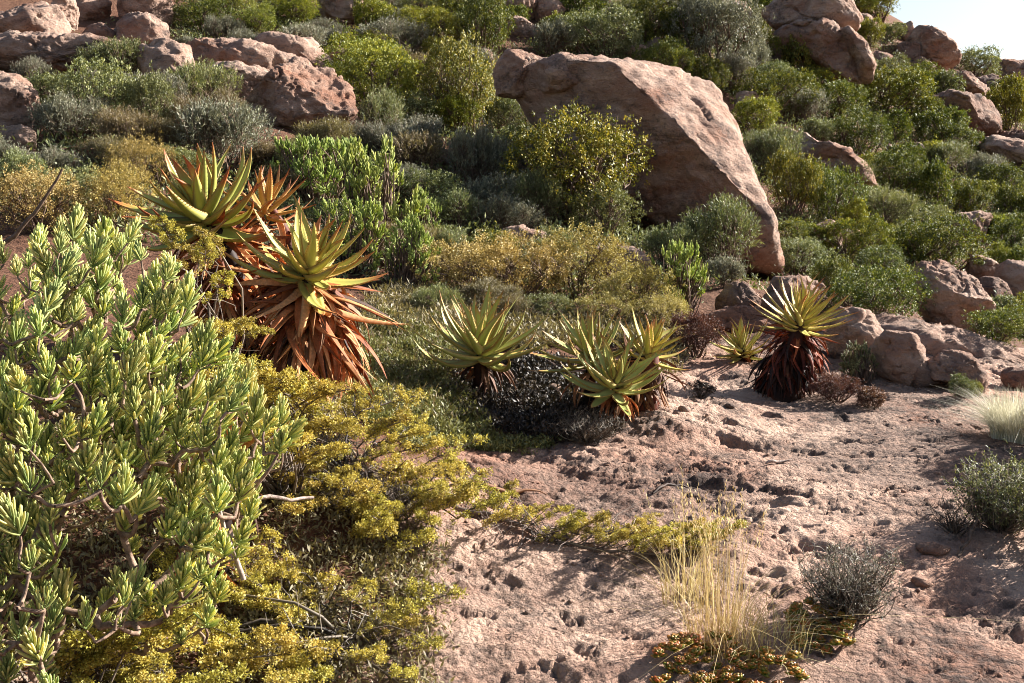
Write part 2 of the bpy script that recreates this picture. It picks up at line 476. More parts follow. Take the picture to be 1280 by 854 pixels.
i = np.arange(ny - 1)[:, None] * nx + np.arange(nx - 1)[None]
F = np.stack([i, i + 1, i + nx + 1, i + nx], -1).reshape(-1, 4)
ground = link('hillside_ground', mesh('ground', np.c_[q, zz], F, {'rock': rk, 'film': film}, True), M['ground'])
tag(ground, 'pinkish rock slab and brown soil of the hillside', None, kind='structure')

ZG = zz.reshape(ny, nx)
def H(x, y):
    a = min(max(np.searchsorted(gx, x) - 1, 0), nx - 2); b = min(max(np.searchsorted(gy, y) - 1, 0), ny - 2)
    u, v = (x - gx[a]) / (gx[a + 1] - gx[a]), (y - gy[b]) / (gy[b + 1] - gy[b])
    return float((ZG[b, a] * (1 - u) + ZG[b, a + 1] * u) * (1 - v) + (ZG[b + 1, a] * (1 - u) + ZG[b + 1, a + 1] * u) * v)

# ------------------------------------------------------------ boulders
_ico = {}
def ico(sub):
    if sub not in _ico:
        bm = bmesh.new(); bmesh.ops.create_icosphere(bm, subdivisions=sub, radius=1.0)
        _ico[sub] = (np.array([v.co[:] for v in bm.verts]), np.array([[v.index for v in f.verts] for f in bm.faces]))
        bm.free()
    return _ico[sub]
ROCKS = []      # (nick, polygon, centre px)
def bbox_poly(b, rng):
    x0, y0, x1, y1 = b
    cx, cy, rx, ry = (x0 + x1) / 2, (y0 + y1) / 2, (x1 - x0) / 2, (y1 - y0) / 2
    n = 13; out = []
    for k in range(n):
        a = -2 * math.pi * (k + rng.uniform(-.25, .25)) / n
        c, s = math.cos(a), math.sin(a)
        e = 0.72
        out.append((cx + rx * math.copysign(abs(c) ** e, c) * rng.uniform(.88, 1.05), cy - ry * math.copysign(abs(s) ** e, s) * rng.uniform(.88, 1.05)))
    return out
def rock(nick, label, shape, seed, d=None, thick=0.8, mat='rock', sub=None, planes=(), cuts=5, rough=.72, base=None, sink=0.12, crack=1.0, grow=None):
    if grow is None:
        x_ = shape[0] if not isinstance(shape, list) else np.mean([v[0] for v in shape]); grow = 1.14 if (x_ > 980 or x_ < 460) and nick not in ('outcrop ridge',) else 1.04
    rng = np.random.RandomState(seed)
    poly = bbox_poly(shape, rng) if not isinstance(shape, list) else shape
    pg = np.array(poly, float)
    if grow != 1: pg = pg.mean(0) + (pg - pg.mean(0)) * grow
    c = (pg.min(0) + pg.max(0)) / 2 * 0.5 + pg.mean(0) * 0.5
    ROCKS.append((nick, pg, c, label))
    bot = pg[:, 1].max()
    if d is None:
        g = G0(*(base or (c[0], bot - sink * (bot - pg[:, 1].min()))))
        d = g[1]
    m_per_px = d / FPX
    wpx, hpx = np.ptp(pg[:, 0]), np.ptp(pg[:, 1])
    size = max(wpx, hpx) * m_per_px
    T = 0.5 * thick * math.sqrt(wpx * hpx) * m_per_px
    ctr = P(c[0], c[1], d + T * 0.55)
    mpp = (d + T * 0.55) / FPX
    # radius of the outline by angle
    ang = np.linspace(-np.pi, np.pi, 361)
    rad = np.zeros(361)
    A = (pg - c) * [1, -1]
    for k, th in enumerate(ang):
        dx, dz = math.cos(th), math.sin(th)
        for a, b in zip(A, np.roll(A, -1, 0)):
            e = b - a; den = dx * e[1] - dz * e[0]
            if abs(den) < 1e-9: continue
            t = (a[0] * e[1] - a[1] * e[0]) / den
            u = (a[0] * dz - a[1] * dx) / den
            if t > 0 and -1e-6 <= u <= 1 + 1e-6: rad[k] = max(rad[k], t)
    ker = np.array([1, 2, 3, 4, 3, 2, 1.]); ker /= ker.sum()
    for _ in range(2):
        rp = np.concatenate([rad[-8:-1], rad, rad[1:8]])
        rad = np.convolve(rp, ker, 'same')[7:-7]
    if sub is None: sub = 6 if max(wpx, hpx) > 170 else (5 if max(wpx, hpx) > 44 else 4)
    D, F = ico(sub)
    th = np.arctan2(D[:, 2], D[:, 0])
    Rr = np.interp(th, ang, rad) * mpp
    s = np.hypot(D[:, 0], D[:, 2])
    V = np.c_[Rr * np.cos(th) * s ** 0.8, T * np.sign(D[:, 1]) * np.abs(D[:, 1]) ** 0.85, Rr * np.sin(th) * s ** 0.8]
    pl = [(np.array(n, float), k) for n, k in planes]
    for k in range(cuts):
        n = rng.normal(size=3); n[1] = -abs(n[1]) * 0.9 - 0.25
        pl.append((n, rng.uniform(.58, .85)))
    for k in range(4 if cuts else 0):
        pl.append((rng.normal(size=3), rng.uniform(.78, .92)))
    for n, k in pl:
        n = unit(n)
        dd = V @ n; sup = dd.max() * k
        w = 0.03 * size
        ex = dd - sup
        soft = np.where(ex > w, ex, np.where(ex > -w, (ex + w) ** 2 / (4 * w), 0))
        V = V - n * (soft * 0.93)[:, None]
    # lumps, ledges, cracks, pocks along the surface normal
    tmp = mesh('tmp', V, F, None, True)
    N = np.empty(len(V) * 3, np.float32); tmp.vertices.foreach_get('normal', N); N = N.reshape(-1, 3)
    bpy.data.meshes.remove(tmp)
    so_ = rng.rand(3) * 80
    size = math.sqrt(wpx * hpx) * m_per_px * 1.05
    q = V / size + so_
    disp = 0.055 * fbm(q * 2.6, 5)
    w_ = q + 0.14 * np.c_[fbm(q * 2.5 + 5, 2), fbm(q * 2.5 + 15, 2), fbm(q * 2.5 + 25, 2)]
    cr = np.abs(perlin(w_ * np.array([1.9, 1.9, 2.7])))
    disp -= crack * 0.075 * (1 - sstep(0.0, 0.055, cr)) * sstep(-.25, .15, perlin(q * 2.1 + 40))
    st = fbm(w_ * 3.0 + 60, 4, gain=.6) * 5; fl = np.floor(st)
    disp += 0.050 * (fl + sstep(.82, 1, st - fl)) / 2
    pk = fbm(q * 8 + 90, 3)
    disp -= 0.016 * sstep(.22, .42, pk)
    disp += 0.022 * np.abs(perlin(w_ * 6.5))
    if sub >= 5: disp += 0.016 * fbm(q * 15, 3)
    if sub >= 6: disp += 0.006 * fbm(q * 45, 3)
    V = V + N * (disp * size * rough)[:, None]
    o = link('boulder', mesh('boulder', V, F, None, True), M[mat], None, ctr)
    tag(o, label, 'boulder', 'boulders on the hillside')
    return o

rock('great boulder', 'huge pinkish boulder with a broad sunlit sloping face and shaded undercut front',
     [(640,108),(660,84),(704,78),(752,80),(800,86),(850,94),(892,113),(915,148),(940,203),(962,258),(978,318),(966,342),(915,336),(855,306),(790,262),(735,215),(672,150)],
     11, d=14.2, thick=1.1, cuts=0, rough=0.34, crack=1.2, sub=6,
     planes=[((.5, -.62, .6), 0.66), ((-.5, -.75, -.35), 0.47), ((.93, -.1, .36), .86), ((-.2, -.3, .9), .93)])
rock('split block', 'dark cracked block perched on the upper end of the huge sloping boulder', [(666,82),(700,68),(750,74),(764,92),(745,110),(700,118),(670,112)], 12, d=14.5, thick=0.9, cuts=3)
rock('reddish knob', 'reddish square knob of rock capping the far end of the huge boulder', [(615,92),(636,63),(676,65),(682,92),(664,120),(622,118)], 13, d=14.8, thick=0.9, cuts=3)
rock('pitted boulder', 'craggy pitted boulder just under the shaded side of the huge boulder', [(766,240),(778,226),(800,232),(820,256),(825,290),(800,296),(775,276)], 14, thick=.7)
rock('flat brown rock', 'low flat brown rock behind the olive-yellow shrubs', [(732,318),(752,308),(790,309),(814,325),(816,346),(770,348),(738,342)], 15, thick=.8, cuts=3)
rock('domed brown rock', 'rounded brown rock rising out of olive-yellow scrub', [(613,304),(630,287),(655,283),(680,292),(694,312),(690,330),(640,332),(616,324)], 16, thick=.9, cuts=3)
rock('tan nub', 'small tan rock nub between grey bushes', (556,243,596,270), 17)
rock('half-buried stone', 'tiny half-buried pale stone among dry grey bushes', (546,187,571,207), 18)
# upper left
rock('bulging boulder', 'big bulging boulder with shadowed underside at top left corner', [(0,18),(20,8),(48,4),(70,14),(78,34),(66,52),(40,58),(10,56),(-22,50),(-24,26)], 21, thick=.9, cuts=3, rough=.8)
rock('leaning block', 'narrow upright rock wedged behind the bulging boulder', (60,-6,96,46), 22)
rock('smooth pale boulder', 'smooth pale rounded boulder in the top left row', [(84,34),(88,2),(104,-14),(124,-12),(135,6),(130,26),(112,34)], 23, thick=.9, cuts=2, rough=.6, d=21)
rock('overhanging boulder', 'rounded boulder overhanging at the end of the top left row', [(152,10),(160,-14),(190,-16),(212,2),(219,20),(206,34),(178,30),(156,24)], 24, thick=.9, cuts=2, rough=.7, d=21)
rock('top outcrop', 'pale outcrop along the very top edge behind the top left boulders', [(-40,14),(-30,-34),(60,-38),(150,-34),(240,-28),(236,4),(150,14),(60,18)], 20, d=23.5, thick=1.0, cuts=3, sub=6)
rock('low wedge', 'brown wedge of rock beneath the overhanging boulder', (134,18,206,70), 25, thick=.8)
rock('shadowed stone', 'dark shadowed stone between two pale boulders', (106,30,142,60), 26, mat='rock_dark_shade')
rock('reddish ledge', 'reddish low ledge under the bulging top left boulder', [(-40,60),(20,52),(70,52),(120,56),(185,60),(210,78),(190,104),(110,100),(60,98),(10,96),(-40,98)], 27, thick=1.3, sub=6, cuts=3)
rock('edge boulder', 'upright pale boulder cut off by the left picture edge', [(-26,110),(0,98),(24,100),(42,120),(50,150),(44,170),(10,172),(-26,168)], 28, thick=.9, cuts=3)
rock('foot stone', 'small rounded stone at the foot of the upright pale boulder', (-6,158,43,197), 29, cuts=3)
rock('stepped slab', 'blocky slab end with a vertical split', [(178,64),(206,54),(234,62),(240,108),(212,120),(184,114)], 30, thick=1.0, cuts=4)
rock('long slab', 'long flat pinkish slab stretching across the upper slope', [(208,74),(250,58),(320,60),(362,74),(358,98),(310,112),(240,112),(210,100)], 31, thick=1.4, cuts=2, rough=.7)
rock('dark step', 'broken step of rock below the long flat slab', (258,80,340,130), 32, thick=1.0)
rock('back slab', 'sunlit slab sloping down behind the big broken boulder', [(300,58),(345,46),(384,52),(412,78),(416,100),(370,98),(320,88)], 33, thick=1.3, cuts=2)
rock('broken boulder', 'big broad boulder with a broken left face beside the long slab', [(300,142),(322,114),(349,97),(373,81),(402,87),(427,109),(440,142),(430,176),(386,172),(356,176),(318,172)], 34, thick=1.1, cuts=3, sub=6,
     planes=[((-.75,-.5,.1),.62),((.45,-.5,.7),.7)])
rock('ridge block', 'blocky boulder at the top edge above the broad boulder', [(396,20),(404,-8),(430,-14),(452,-4),(456,18),(446,34),(408,34)], 35, thick=.9)
rock('round top boulder', 'rounded orange-tinged boulder at the top edge above green bushes', [(612,8),(620,-14),(652,-14),(672,6),(668,26),(640,34),(616,26)], 36, cuts=2, thick=.9)
rock('orange boulder', 'orange-shadowed boulder touching the rounded top boulder', [(666,10),(676,-12),(694,-10),(704,12),(700,32),(676,36)], 37, cuts=3)
rock('shelf stone', 'flat stone jutting out under the rounded top boulder', (620,22,672,50), 38)
rock('hidden tan rock', 'small tan rock between bushes above the broad boulder', (404,57,443,80), 39)
rock('tan outcrop', 'low tan outcrop above the olive tree', (570,60,620,80), 40)
rock('pointed stone', 'pale pointed stone sticking out above the huge boulder', (783,56,816,86), 41)
rock('shaded cliff', 'dark shaded rock at the top edge above the huge boulder', (716,-16,780,30), 42, mat='rock_dark_shade', thick=1.0)
rock('round shaded stone', 'round shaded stone right of the pale pointed stone', (804,48,836,72), 43, mat='rock_dark_shade', cuts=2)
# right hill
rock('crown boulder', 'great rounded summit boulder half in shade at the top edge', [(962,16),(980,-14),(1020,-26),(1048,-2),(1064,24),(1070,44),(1040,46),(1000,40),(972,34)], 51, d=27.5, thick=1.1, cuts=1, rough=.6, sub=6, planes=[((-.6,-.6,.1),.6)])
rock('split boulder', 'large boulder under the summit boulder with a lit right flank', [(978,44),(1000,32),(1034,32),(1058,46),(1074,78),(1080,98),(1060,104),(1030,92),(1005,72),(985,62)], 52, d=26.8, thick=1.1, cuts=1, rough=.7, sub=6, planes=[((-.6,-.7,-.1),.6),((.5,-.5,.6),.75)])
rock('split flake', 'tall curved flake split off the flank of the large boulder', [(1050,42),(1060,37),(1078,50),(1090,80),(1088,102),(1076,100),(1070,76),(1056,54)], 53, d=26.6, thick=.8, cuts=1)
rock('standing stone', 'small upright standing stone beside the yellow bush', (1031,80,1056,119), 54, cuts=2)
rock('side block', 'dark block left of the large split boulder', (952,48,1008,86), 55, mat='rock_dark_shade')
rock('lone stone', 'round stone alone above the right shoulder of the huge boulder', (916,114,950,144), 56, cuts=3)
rock('tree rock', 'lit rock behind the large grey tree', (888,-4,940,62), 57)
rock('small peak', 'small pointed rock in the gap above the grey tree', (905,2,932,30), 58, mat='rock_dark_shade')
rock('slanting slab', 'slanting pale slab with a dark crack in the bushes of the slope', [(964,172),(989,164),(1021,178),(1050,192),(1074,214),(1090,240),(1052,236),(1021,220),(990,200),(972,188)], 59, thick=1.3, cuts=2, sub=5)
rock('skyline ledge', 'low ledge on the skyline right of the summit boulder', (1060,19,1098,40), 60)
rock('skyline knob', 'small knob on the skyline', (1123,29,1145,56), 61)
rock('ridge boulder', 'big rounded boulder on the skyline ridge with rusty lower edge', [(1140,50),(1150,36),(1172,42),(1190,62),(1199,84),(1186,94),(1160,84),(1144,70)], 62, thick=1.1, cuts=2, sub=5)
rock('ridge step', 'stacked stone under the skyline knob', (1120,53,1150,78), 63, mat='rock_dark_shade')
rock('ridge foot', 'low shaded stone at the foot of the ridge boulder', (1136,72,1168,94), 64, mat='rock_dark_shade')
rock('brown hump', 'brown hump between the split flake and the ridge stones', (1089,63,1118,90), 65, mat='rock_dark_shade')
rock('ridge slab', 'long slab running down the ridge under the ridge boulder', [(1176,92),(1196,88),(1224,108),(1238,124),(1214,126),(1190,112)], 66, thick=1.2, cuts=2)
rock('corner boulder', 'rounded boulder on the skyline at the right picture edge', [(1236,88),(1252,77),(1280,80),(1304,96),(1306,116),(1262,114),(1240,108)], 67, thick=1.0, cuts=2)
rock('corner stone', 'small dark stone below the right edge skyline boulder', (1217,94,1254,120), 68, mat='rock_dark_shade')
rock('dark crag', 'big dark crag in shade near the right edge', [(1163,130),(1186,118),(1220,122),(1246,132),(1250,160),(1236,176),(1200,170),(1172,160)], 69, thick=1.1, cuts=4, mat='rock_dark_shade', sub=5)
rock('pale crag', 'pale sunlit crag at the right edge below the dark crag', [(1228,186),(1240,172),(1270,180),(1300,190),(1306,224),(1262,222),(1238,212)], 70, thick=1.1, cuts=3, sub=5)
rock('upper crag', 'shaded lump on top of the pale right edge crag', (1242,162,1296,192), 71, mat='rock_dark_shade')
rock('twin stone', 'brown stone of a pair among dark green bushes, the paler one', (1128,177,1156,208), 72)
rock('small twin', 'brown stone of a pair among dark green bushes, the darker one', (1106,179,1131,203), 73, mat='rock_dark_shade')
rock('craggy lump', 'craggy reddish lump among bushes near the right edge', (1192,265,1244,304), 74)
rock('tooth rock', 'upright tooth of rock behind the tall skirted aloe', (1018,278,1052,326), 75, cuts=3)
rock('tooth neighbour', 'low lit stone leaning against the upright tooth of rock', (1047,287,1078,320), 76, cuts=3)
rock('tumbled boulder', 'big tumbled boulder with a bright flat lower facet', [(1146,352),(1160,333),(1182,330),(1210,346),(1234,378),(1236,404),(1212,424),(1184,420),(1170,404),(1152,384)], 77, thick=.95, cuts=2, sub=6, planes=[((-.15,-.8,-.25),.62),((.3,-.5,.7),.8)])
rock('shade boulder', 'boulder half hidden behind the big tumbled boulder', (1208,321,1250,352), 78)
rock('right brown boulder', 'smooth reddish boulder at the right edge beside the tumbled boulder', (1246,330,1300,380), 79, cuts=3)
rock('gap rock', 'dark rock in the shaded gap between two right edge boulders', (1214,346,1262,384), 80, mat='rock_dark_shade')
rock('dark pile', 'dark shaded rocks above the small aloe', [(893,372),(908,354),(930,354),(952,372),(962,392),(930,400),(898,396)], 81, mat='rock_dark_shade', thick=.9)
rock('aloe boulder', 'reddish boulder directly behind the tall skirted aloe', [(958,384),(972,350),(1000,344),(1030,356),(1042,386),(1036,412),(990,414),(962,406)], 82, thick=.8, cuts=3, sub=5)
rock('shoulder rock', 'sloping rock right of the tall skirted aloe', [(1034,402),(1056,382),(1080,388),(1100,406),(1106,440),(1092,458),(1060,456),(1040,440)], 83, thick=1.1, cuts=3, sub=5)
rock('notched rock', 'grey-brown rock with a steep end above the rock slab', [(1090,432),(1110,416),(1138,420),(1150,440),(1150,476),(1130,484),(1104,474),(1092,456)], 84, thick=1.0, cuts=4, sub=5)
rock('cave stone', 'small dark stone in the hollow beside the arched rock', (1140,455,1176,488), 85, mat='rock_dark_shade')
rock('arched rock', 'low arched rock with a shadowed hollow beneath it', [(1160,450),(1176,438),(1210,446),(1228,466),(1226,490),(1200,494),(1186,476),(1166,474)], 86, thick=1.0, cuts=3, sub=5)
rock('edge stone', 'dark rounded stone at the right edge above the pale grass', (1252,459,1290,489), 87, mat='rock_dark_shade')
rock('outcrop ridge', 'long low outcrop along the far edge of the slab beneath the tumbled boulder', [(1036,412),(1090,396),(1150,404),(1220,420),(1300,446),(1330,470),(1290,482),(1200,470),(1120,462),(1050,450)], 89, d=9.5, thick=1.3, cuts=0, sub=6, rough=.7)
rock('low ledge', 'low grey ledge behind the small aloe', [(884,394),(910,383),(950,386),(974,398),(974,416),(930,418),(890,410)], 88, thick=1.2, cuts=2)

# ------------------------------------------------------------ bush prototypes (unit width, about 0.65 tall)
def lobes_dome(rng, n, hgt=0.65):
    out = [(0, 0, hgt * .5, .26)]
    for k in range(n):
        a = rng.uniform(0, 2 * np.pi); r = math.sqrt(rng.uniform(.05, 1)) * 0.36
        zt = hgt * (0.22 + 0.50 * math.sqrt(max(0, 1 - (r / .42) ** 2)) * rng.uniform(.65, 1.12))
        out.append((r * math.cos(a), r * math.sin(a), zt, rng.uniform(.10, .19)))
    return np.array(out)
def leafy(seed, nl, ncl, m, ll, lw, cr, hgt=.65, upw=.3, jag=.10, lift=0.0):
    rng = np.random.RandomState(seed)
    lb = lobes_dome(rng, nl, hgt)
    lb[:, :3] += .06 * rng.normal(size=(len(lb), 3)) * [1, 1, .6]
    lb[:, 2] = lift + (1 - lift) * lb[:, 2]
    w = lb[:, 3] ** 2; w /= w.sum()
    C, Dn = np.zeros((0, 3)), np.zeros((0, 3))
    while len(C) < ncl:
        k = rng.choice(len(lb), 4000, p=w)
        d = unit(rng.normal(size=(4000, 3)) + [0, 0, .25])
        rr = lb[k, 3] * (rng.uniform(.72, 1.0 + jag, 4000) + .45 * (rng.rand(4000) < .08))
        p = lb[k, :3] + d * rr[:, None]
        ins = (np.linalg.norm(lb[None, :, :3] - p[:, None], axis=2) < lb[None, :, 3] * .68).any(1)
        ok = (p[:, 2] > .015 + lift * .8) & ~(ins & (rng.rand(4000) < .85)) & (perlin(p * 7 + seed) > -.28)
        C = np.concatenate([C, p[ok]]); Dn = np.concatenate([Dn, d[ok]])
    C, Dn = C[:ncl], Dn[:ncl]
    fo = Acc()
    n = ncl * m
    ci = np.repeat(np.arange(ncl), m)
    pb = C[ci] + rng.normal(size=(n, 3)) * cr
    dd = Dn[ci] * .7 + rng.normal(size=(n, 3)) * .75 + [0, 0, upw]
    ct = rng.rand(ncl)
    tint = np.clip(.5 * ct[ci] + .5 * rng.rand(n), 0, 1)
    leafquads(fo, pb, dd, ll * rng.uniform(.7, 1.3, n), lw * rng.uniform(.7, 1.3, n), rng, tint=tint)
    br = Acc()
    for k in range(len(lb)):
        b = bend((0, 0, -.06), lb[k, :3], rng, .12)
        tube(br, b, np.linspace(.016, .006, 5), 4, rng.rand())
        near = np.argsort(np.linalg.norm(C - lb[k, :3], axis=1))[:10]
        for j in rng.choice(near, 5):
            tube(br, bend(b[3], C[j], rng, .12, 4), np.linspace(.006, .002, 4), 3, rng.rand())
    for k in range(14):
        c = lb[rng.randint(len(lb))]; d = unit(rng.normal(size=3) + [0, 0, .6])
        tube(br, bend(c[:3], c[:3] + d * c[3] * rng.uniform(1.15, 1.55), rng, .12, 5), np.linspace(.004, .001, 5), 3, rng.rand())
    return fo.mesh('foliage'), br.mesh('branches')
def fine(seed, ns, m, ll, lw, hgt=.65, up=.9, loose=.12):
    rng = np.random.RandomState(seed)
    lb = lobes_dome(rng, 7, hgt)
    fo, br = Acc(), Acc()
    C, Dn = [], []
    while len(C) < ns:
        k = rng.randint(len(lb))
        d = unit(rng.normal(size=3) + [0, 0, .35])
        p = lb[k, :3] + d * lb[k, 3] * rng.uniform(.55, 1.05)
        if p[2] < .01: continue
        if perlin(p[None] * 6 + seed)[0] < -.3: continue
        C.append(p); Dn.append(unit(d * .8 + np.array([0, 0, up]) + rng.normal(size=3) * .35))
    C, Dn = np.array(C), np.array(Dn)
    sl_ = rng.uniform(.06, .15, ns)
    n = ns * m; ci = np.repeat(np.arange(ns), m); t = rng.rand(n)
    pb = C[ci] + Dn[ci] * (sl_[ci] * t)[:, None]
    dd = Dn[ci] + rng.normal(size=(n, 3)) * .55
    ct = rng.rand(ns)
    leafquads(fo, pb, dd, ll * rng.uniform(.6, 1.4, n), lw * rng.uniform(.7, 1.3, n), rng, tint=np.clip(.6 * ct[ci] + .4 * rng.rand(n), 0, 1))
    for k in range(ns):
        if k % 4 == 0: tube(br, np.stack([C[k] - Dn[k] * .06, C[k] + Dn[k] * sl_[k]]), [.003, .0015], 3, rng.rand())
        if k % 14 == 0: tube(br, bend((rng.uniform(-.04, .04), rng.uniform(-.04, .04), -.05), C[k], rng, .1, 4), np.linspace(.008, .002, 4), 3, rng.rand())
    return fo.mesh('foliage'), br.mesh('branches')
def finger_leaf(acc, p, d, L, r, rng, curl=0.5, sides=5, rings=4, tint=.5, axisup=(0, 0, 1)):
    """one plump finger leaf, curving towards the shoot tip"""
    d = unit(d); a = unit(axisup)
    ts = np.array([0, .3, .62, .86, .96, 1.0]) if rings > 3 else np.array([0, .75, 1.0])
    pts, q, cur = [], np.array(p, float), d.copy()
    for k in range(len(ts)):
        if k:
            cur = unit(cur + a * curl * (ts[k] - ts[k - 1]))
            q = q + cur * L * (ts[k] - ts[k - 1])
        pts.append(q.copy())
    prof = np.interp(ts, [0, .3, .62, .86, .96, 1], [.7, .9, 1.05, .98, .66, .1])
    tube(acc, pts, r * prof, sides, np.clip(tint + (ts - .5) * .5, 0, 1))
def tuft_specs(rng, n, L):
    out = []
    for k in range(n):
        u = k / (n - 1); az = k * 2.39996 + rng.uniform(-.3, .3)
        el = R(22 + 62 * u ** .9 + rng.uniform(-12, 12))
        d = np.array([math.cos(az) * math.cos(el), math.sin(az) * math.cos(el), math.sin(el)])
        out.append((np.array([0, 0, L * (-1.05 + 1.15 * u)]) + d * L * .04, d, L * rng.uniform(.8, 1.1) * (1 - .25 * u), rng.uniform(.1, .9), rng.uniform(.4, .9)))
    return out
def fingery(seed, nt=150, nleaf=16, L=.062, r=.0055, hgt=.8):
    rng = np.random.RandomState(seed)
    lb = lobes_dome(rng, 11, hgt)
    lb[4:, 2] *= rng.uniform(.3, 1, len(lb) - 4)
    fo, br = Acc(), Acc()
    k = 0
    while k < nt:
        c = lb[rng.randint(len(lb))]
        d = unit(rng.normal(size=3) + [0, 0, .6])
        p = c[:3] + d * c[3] * rng.uniform(.7, 1.15)
        if p[2] < .06: continue
        k += 1
        ax = unit(d * .8 + np.array([0, 0, .8]) + rng.normal(size=3) * .25)
        e1 = unit(np.cross(ax, [.3, .9, .1])); e2 = np.cross(ax, e1)
        B = np.stack([e1, e2, ax], 1)
        bt = rng.uniform(-.15, .15)
        for (o_, dd, l_, ti, cu) in tuft_specs(rng, nleaf, L):
            finger_leaf(fo, p + B @ o_, B @ dd, l_, r, rng, cu, 4, 3, np.clip(ti + bt, 0, 1), ax)
        tube(br, bend((0, 0, -.05), p - ax * L * .3, rng, .1, 5, .1), np.linspace(.014, .005, 5), 4, rng.rand())
    return fo.mesh('foliage', smooth=True), br.mesh('branches')

PRO = {
 'far': [leafy(100 + k, 13, 800, 10, .034, .019, .017) for k in range(5)],
 'mid': [leafy(120 + k, 17, 1700, 10, .021, .012, .011) for k in range(5)],
 'tree': [leafy(140 + k, 17, 1800, 10, .020, .012, .012, .75, .2, .2) for k in range(3)],
 'canopy': [leafy(150 + k, 17, 1500, 10, .020, .012, .012, .70, .2, .3, .16) for k in range(2)],
 'fine': [fine(160 + k, 1300, 10, .038, .0065) for k in range(4)],
 'finefar': [fine(180 + k, 800, 9, .05, .012) for k in range(4)],
 'clump': [leafy(200 + k, 18, 760, 18, .016, .011, .015, .6, .4, .45) for k in range(4)],
 'finger': [fingery(220 + k) for k in range(3)],
 'open': [leafy(240 + k, 16, 900, 10, .024, .014, .012, .75, .3, .5) for k in range(3)],
}
NOUN = {'green': ('dark-green', 'bush'), 'lime': ('yellow-green', 'bush'), 'sage': ('sage-green', 'bush'), 'grey': ('grey-green', 'bush'), 'olive': ('olive-yellow', 'bush'),
        'mustard': ('mustard', 'shrub'), 'russet': ('reddish-brown', 'shrub'), 'drygrey': ('dry beige', 'bush'), 'midfinger': ('bright-green succulent', 'shrub'), 'black': ('withered', 'shrub')}
BUSHES = []     # (root, px, py, w, h, kind, handlabel)
_bk = [0]
def bush(kind, cx, basey, w, h, label=None, proto=None, d=None, bark='bark', name=None):
    """cx, basey: where its foot stands in the photo; w, h: size there in pixels"""
    g = G(cx, basey)
    if g is None: return
    if d is not None:
        x = P(cx, basey, d); g = np.array([x[0], x[1], H(x[0], x[1])])
    mpp = g[1] / FPX
    if proto is None:
        if kind in ('grey', 'drygrey', 'black'): proto = 'fine' if w > 55 else 'finefar'
        elif kind == 'sage': proto = ('mid', 'fine', 'open')[(_bk[0] * 7) % 3] if w > 48 else 'far'
        elif kind == 'midfinger': proto = 'finger'
        elif kind == 'mustard': proto = 'clump'
        else: proto = 'mid' if w > 58 else 'far'
    v = PRO[proto][_bk[0] % len(PRO[proto])]
    hz = .8 if proto == 'finger' else (.75 if proto in ('tree', 'open') else .65)
    rng = np.random.RandomState(900 + _bk[0]); _bk[0] += 1
    noun = NOUN[kind][1]
    root = empty(name or ('succulent_shrub' if kind == 'midfinger' else noun), (g[0], g[1] + .12 * w * mpp, g[2] - .03 * h * mpp))
    root.rotation_euler = (rng.uniform(-.08, .08), rng.uniform(-.08, .08), rng.uniform(0, 6.28))
    f_ = .92 if cx < 450 and basey < 130 else (1.08 if cx > 960 else 1.16)
    sx = w * mpp * f_; sz = h * mpp / hz * f_ * 1.06
    st_ = rng.uniform(.82, 1.22)
    root.scale = (sx * st_, sx / st_, sz)
    link('foliage', v[0], M[kind], root); link('branches', v[1], M[bark], root)
    root['category'] = noun
    BUSHES.append((root, cx, basey - h / 2, w, h, kind, label))
    return root

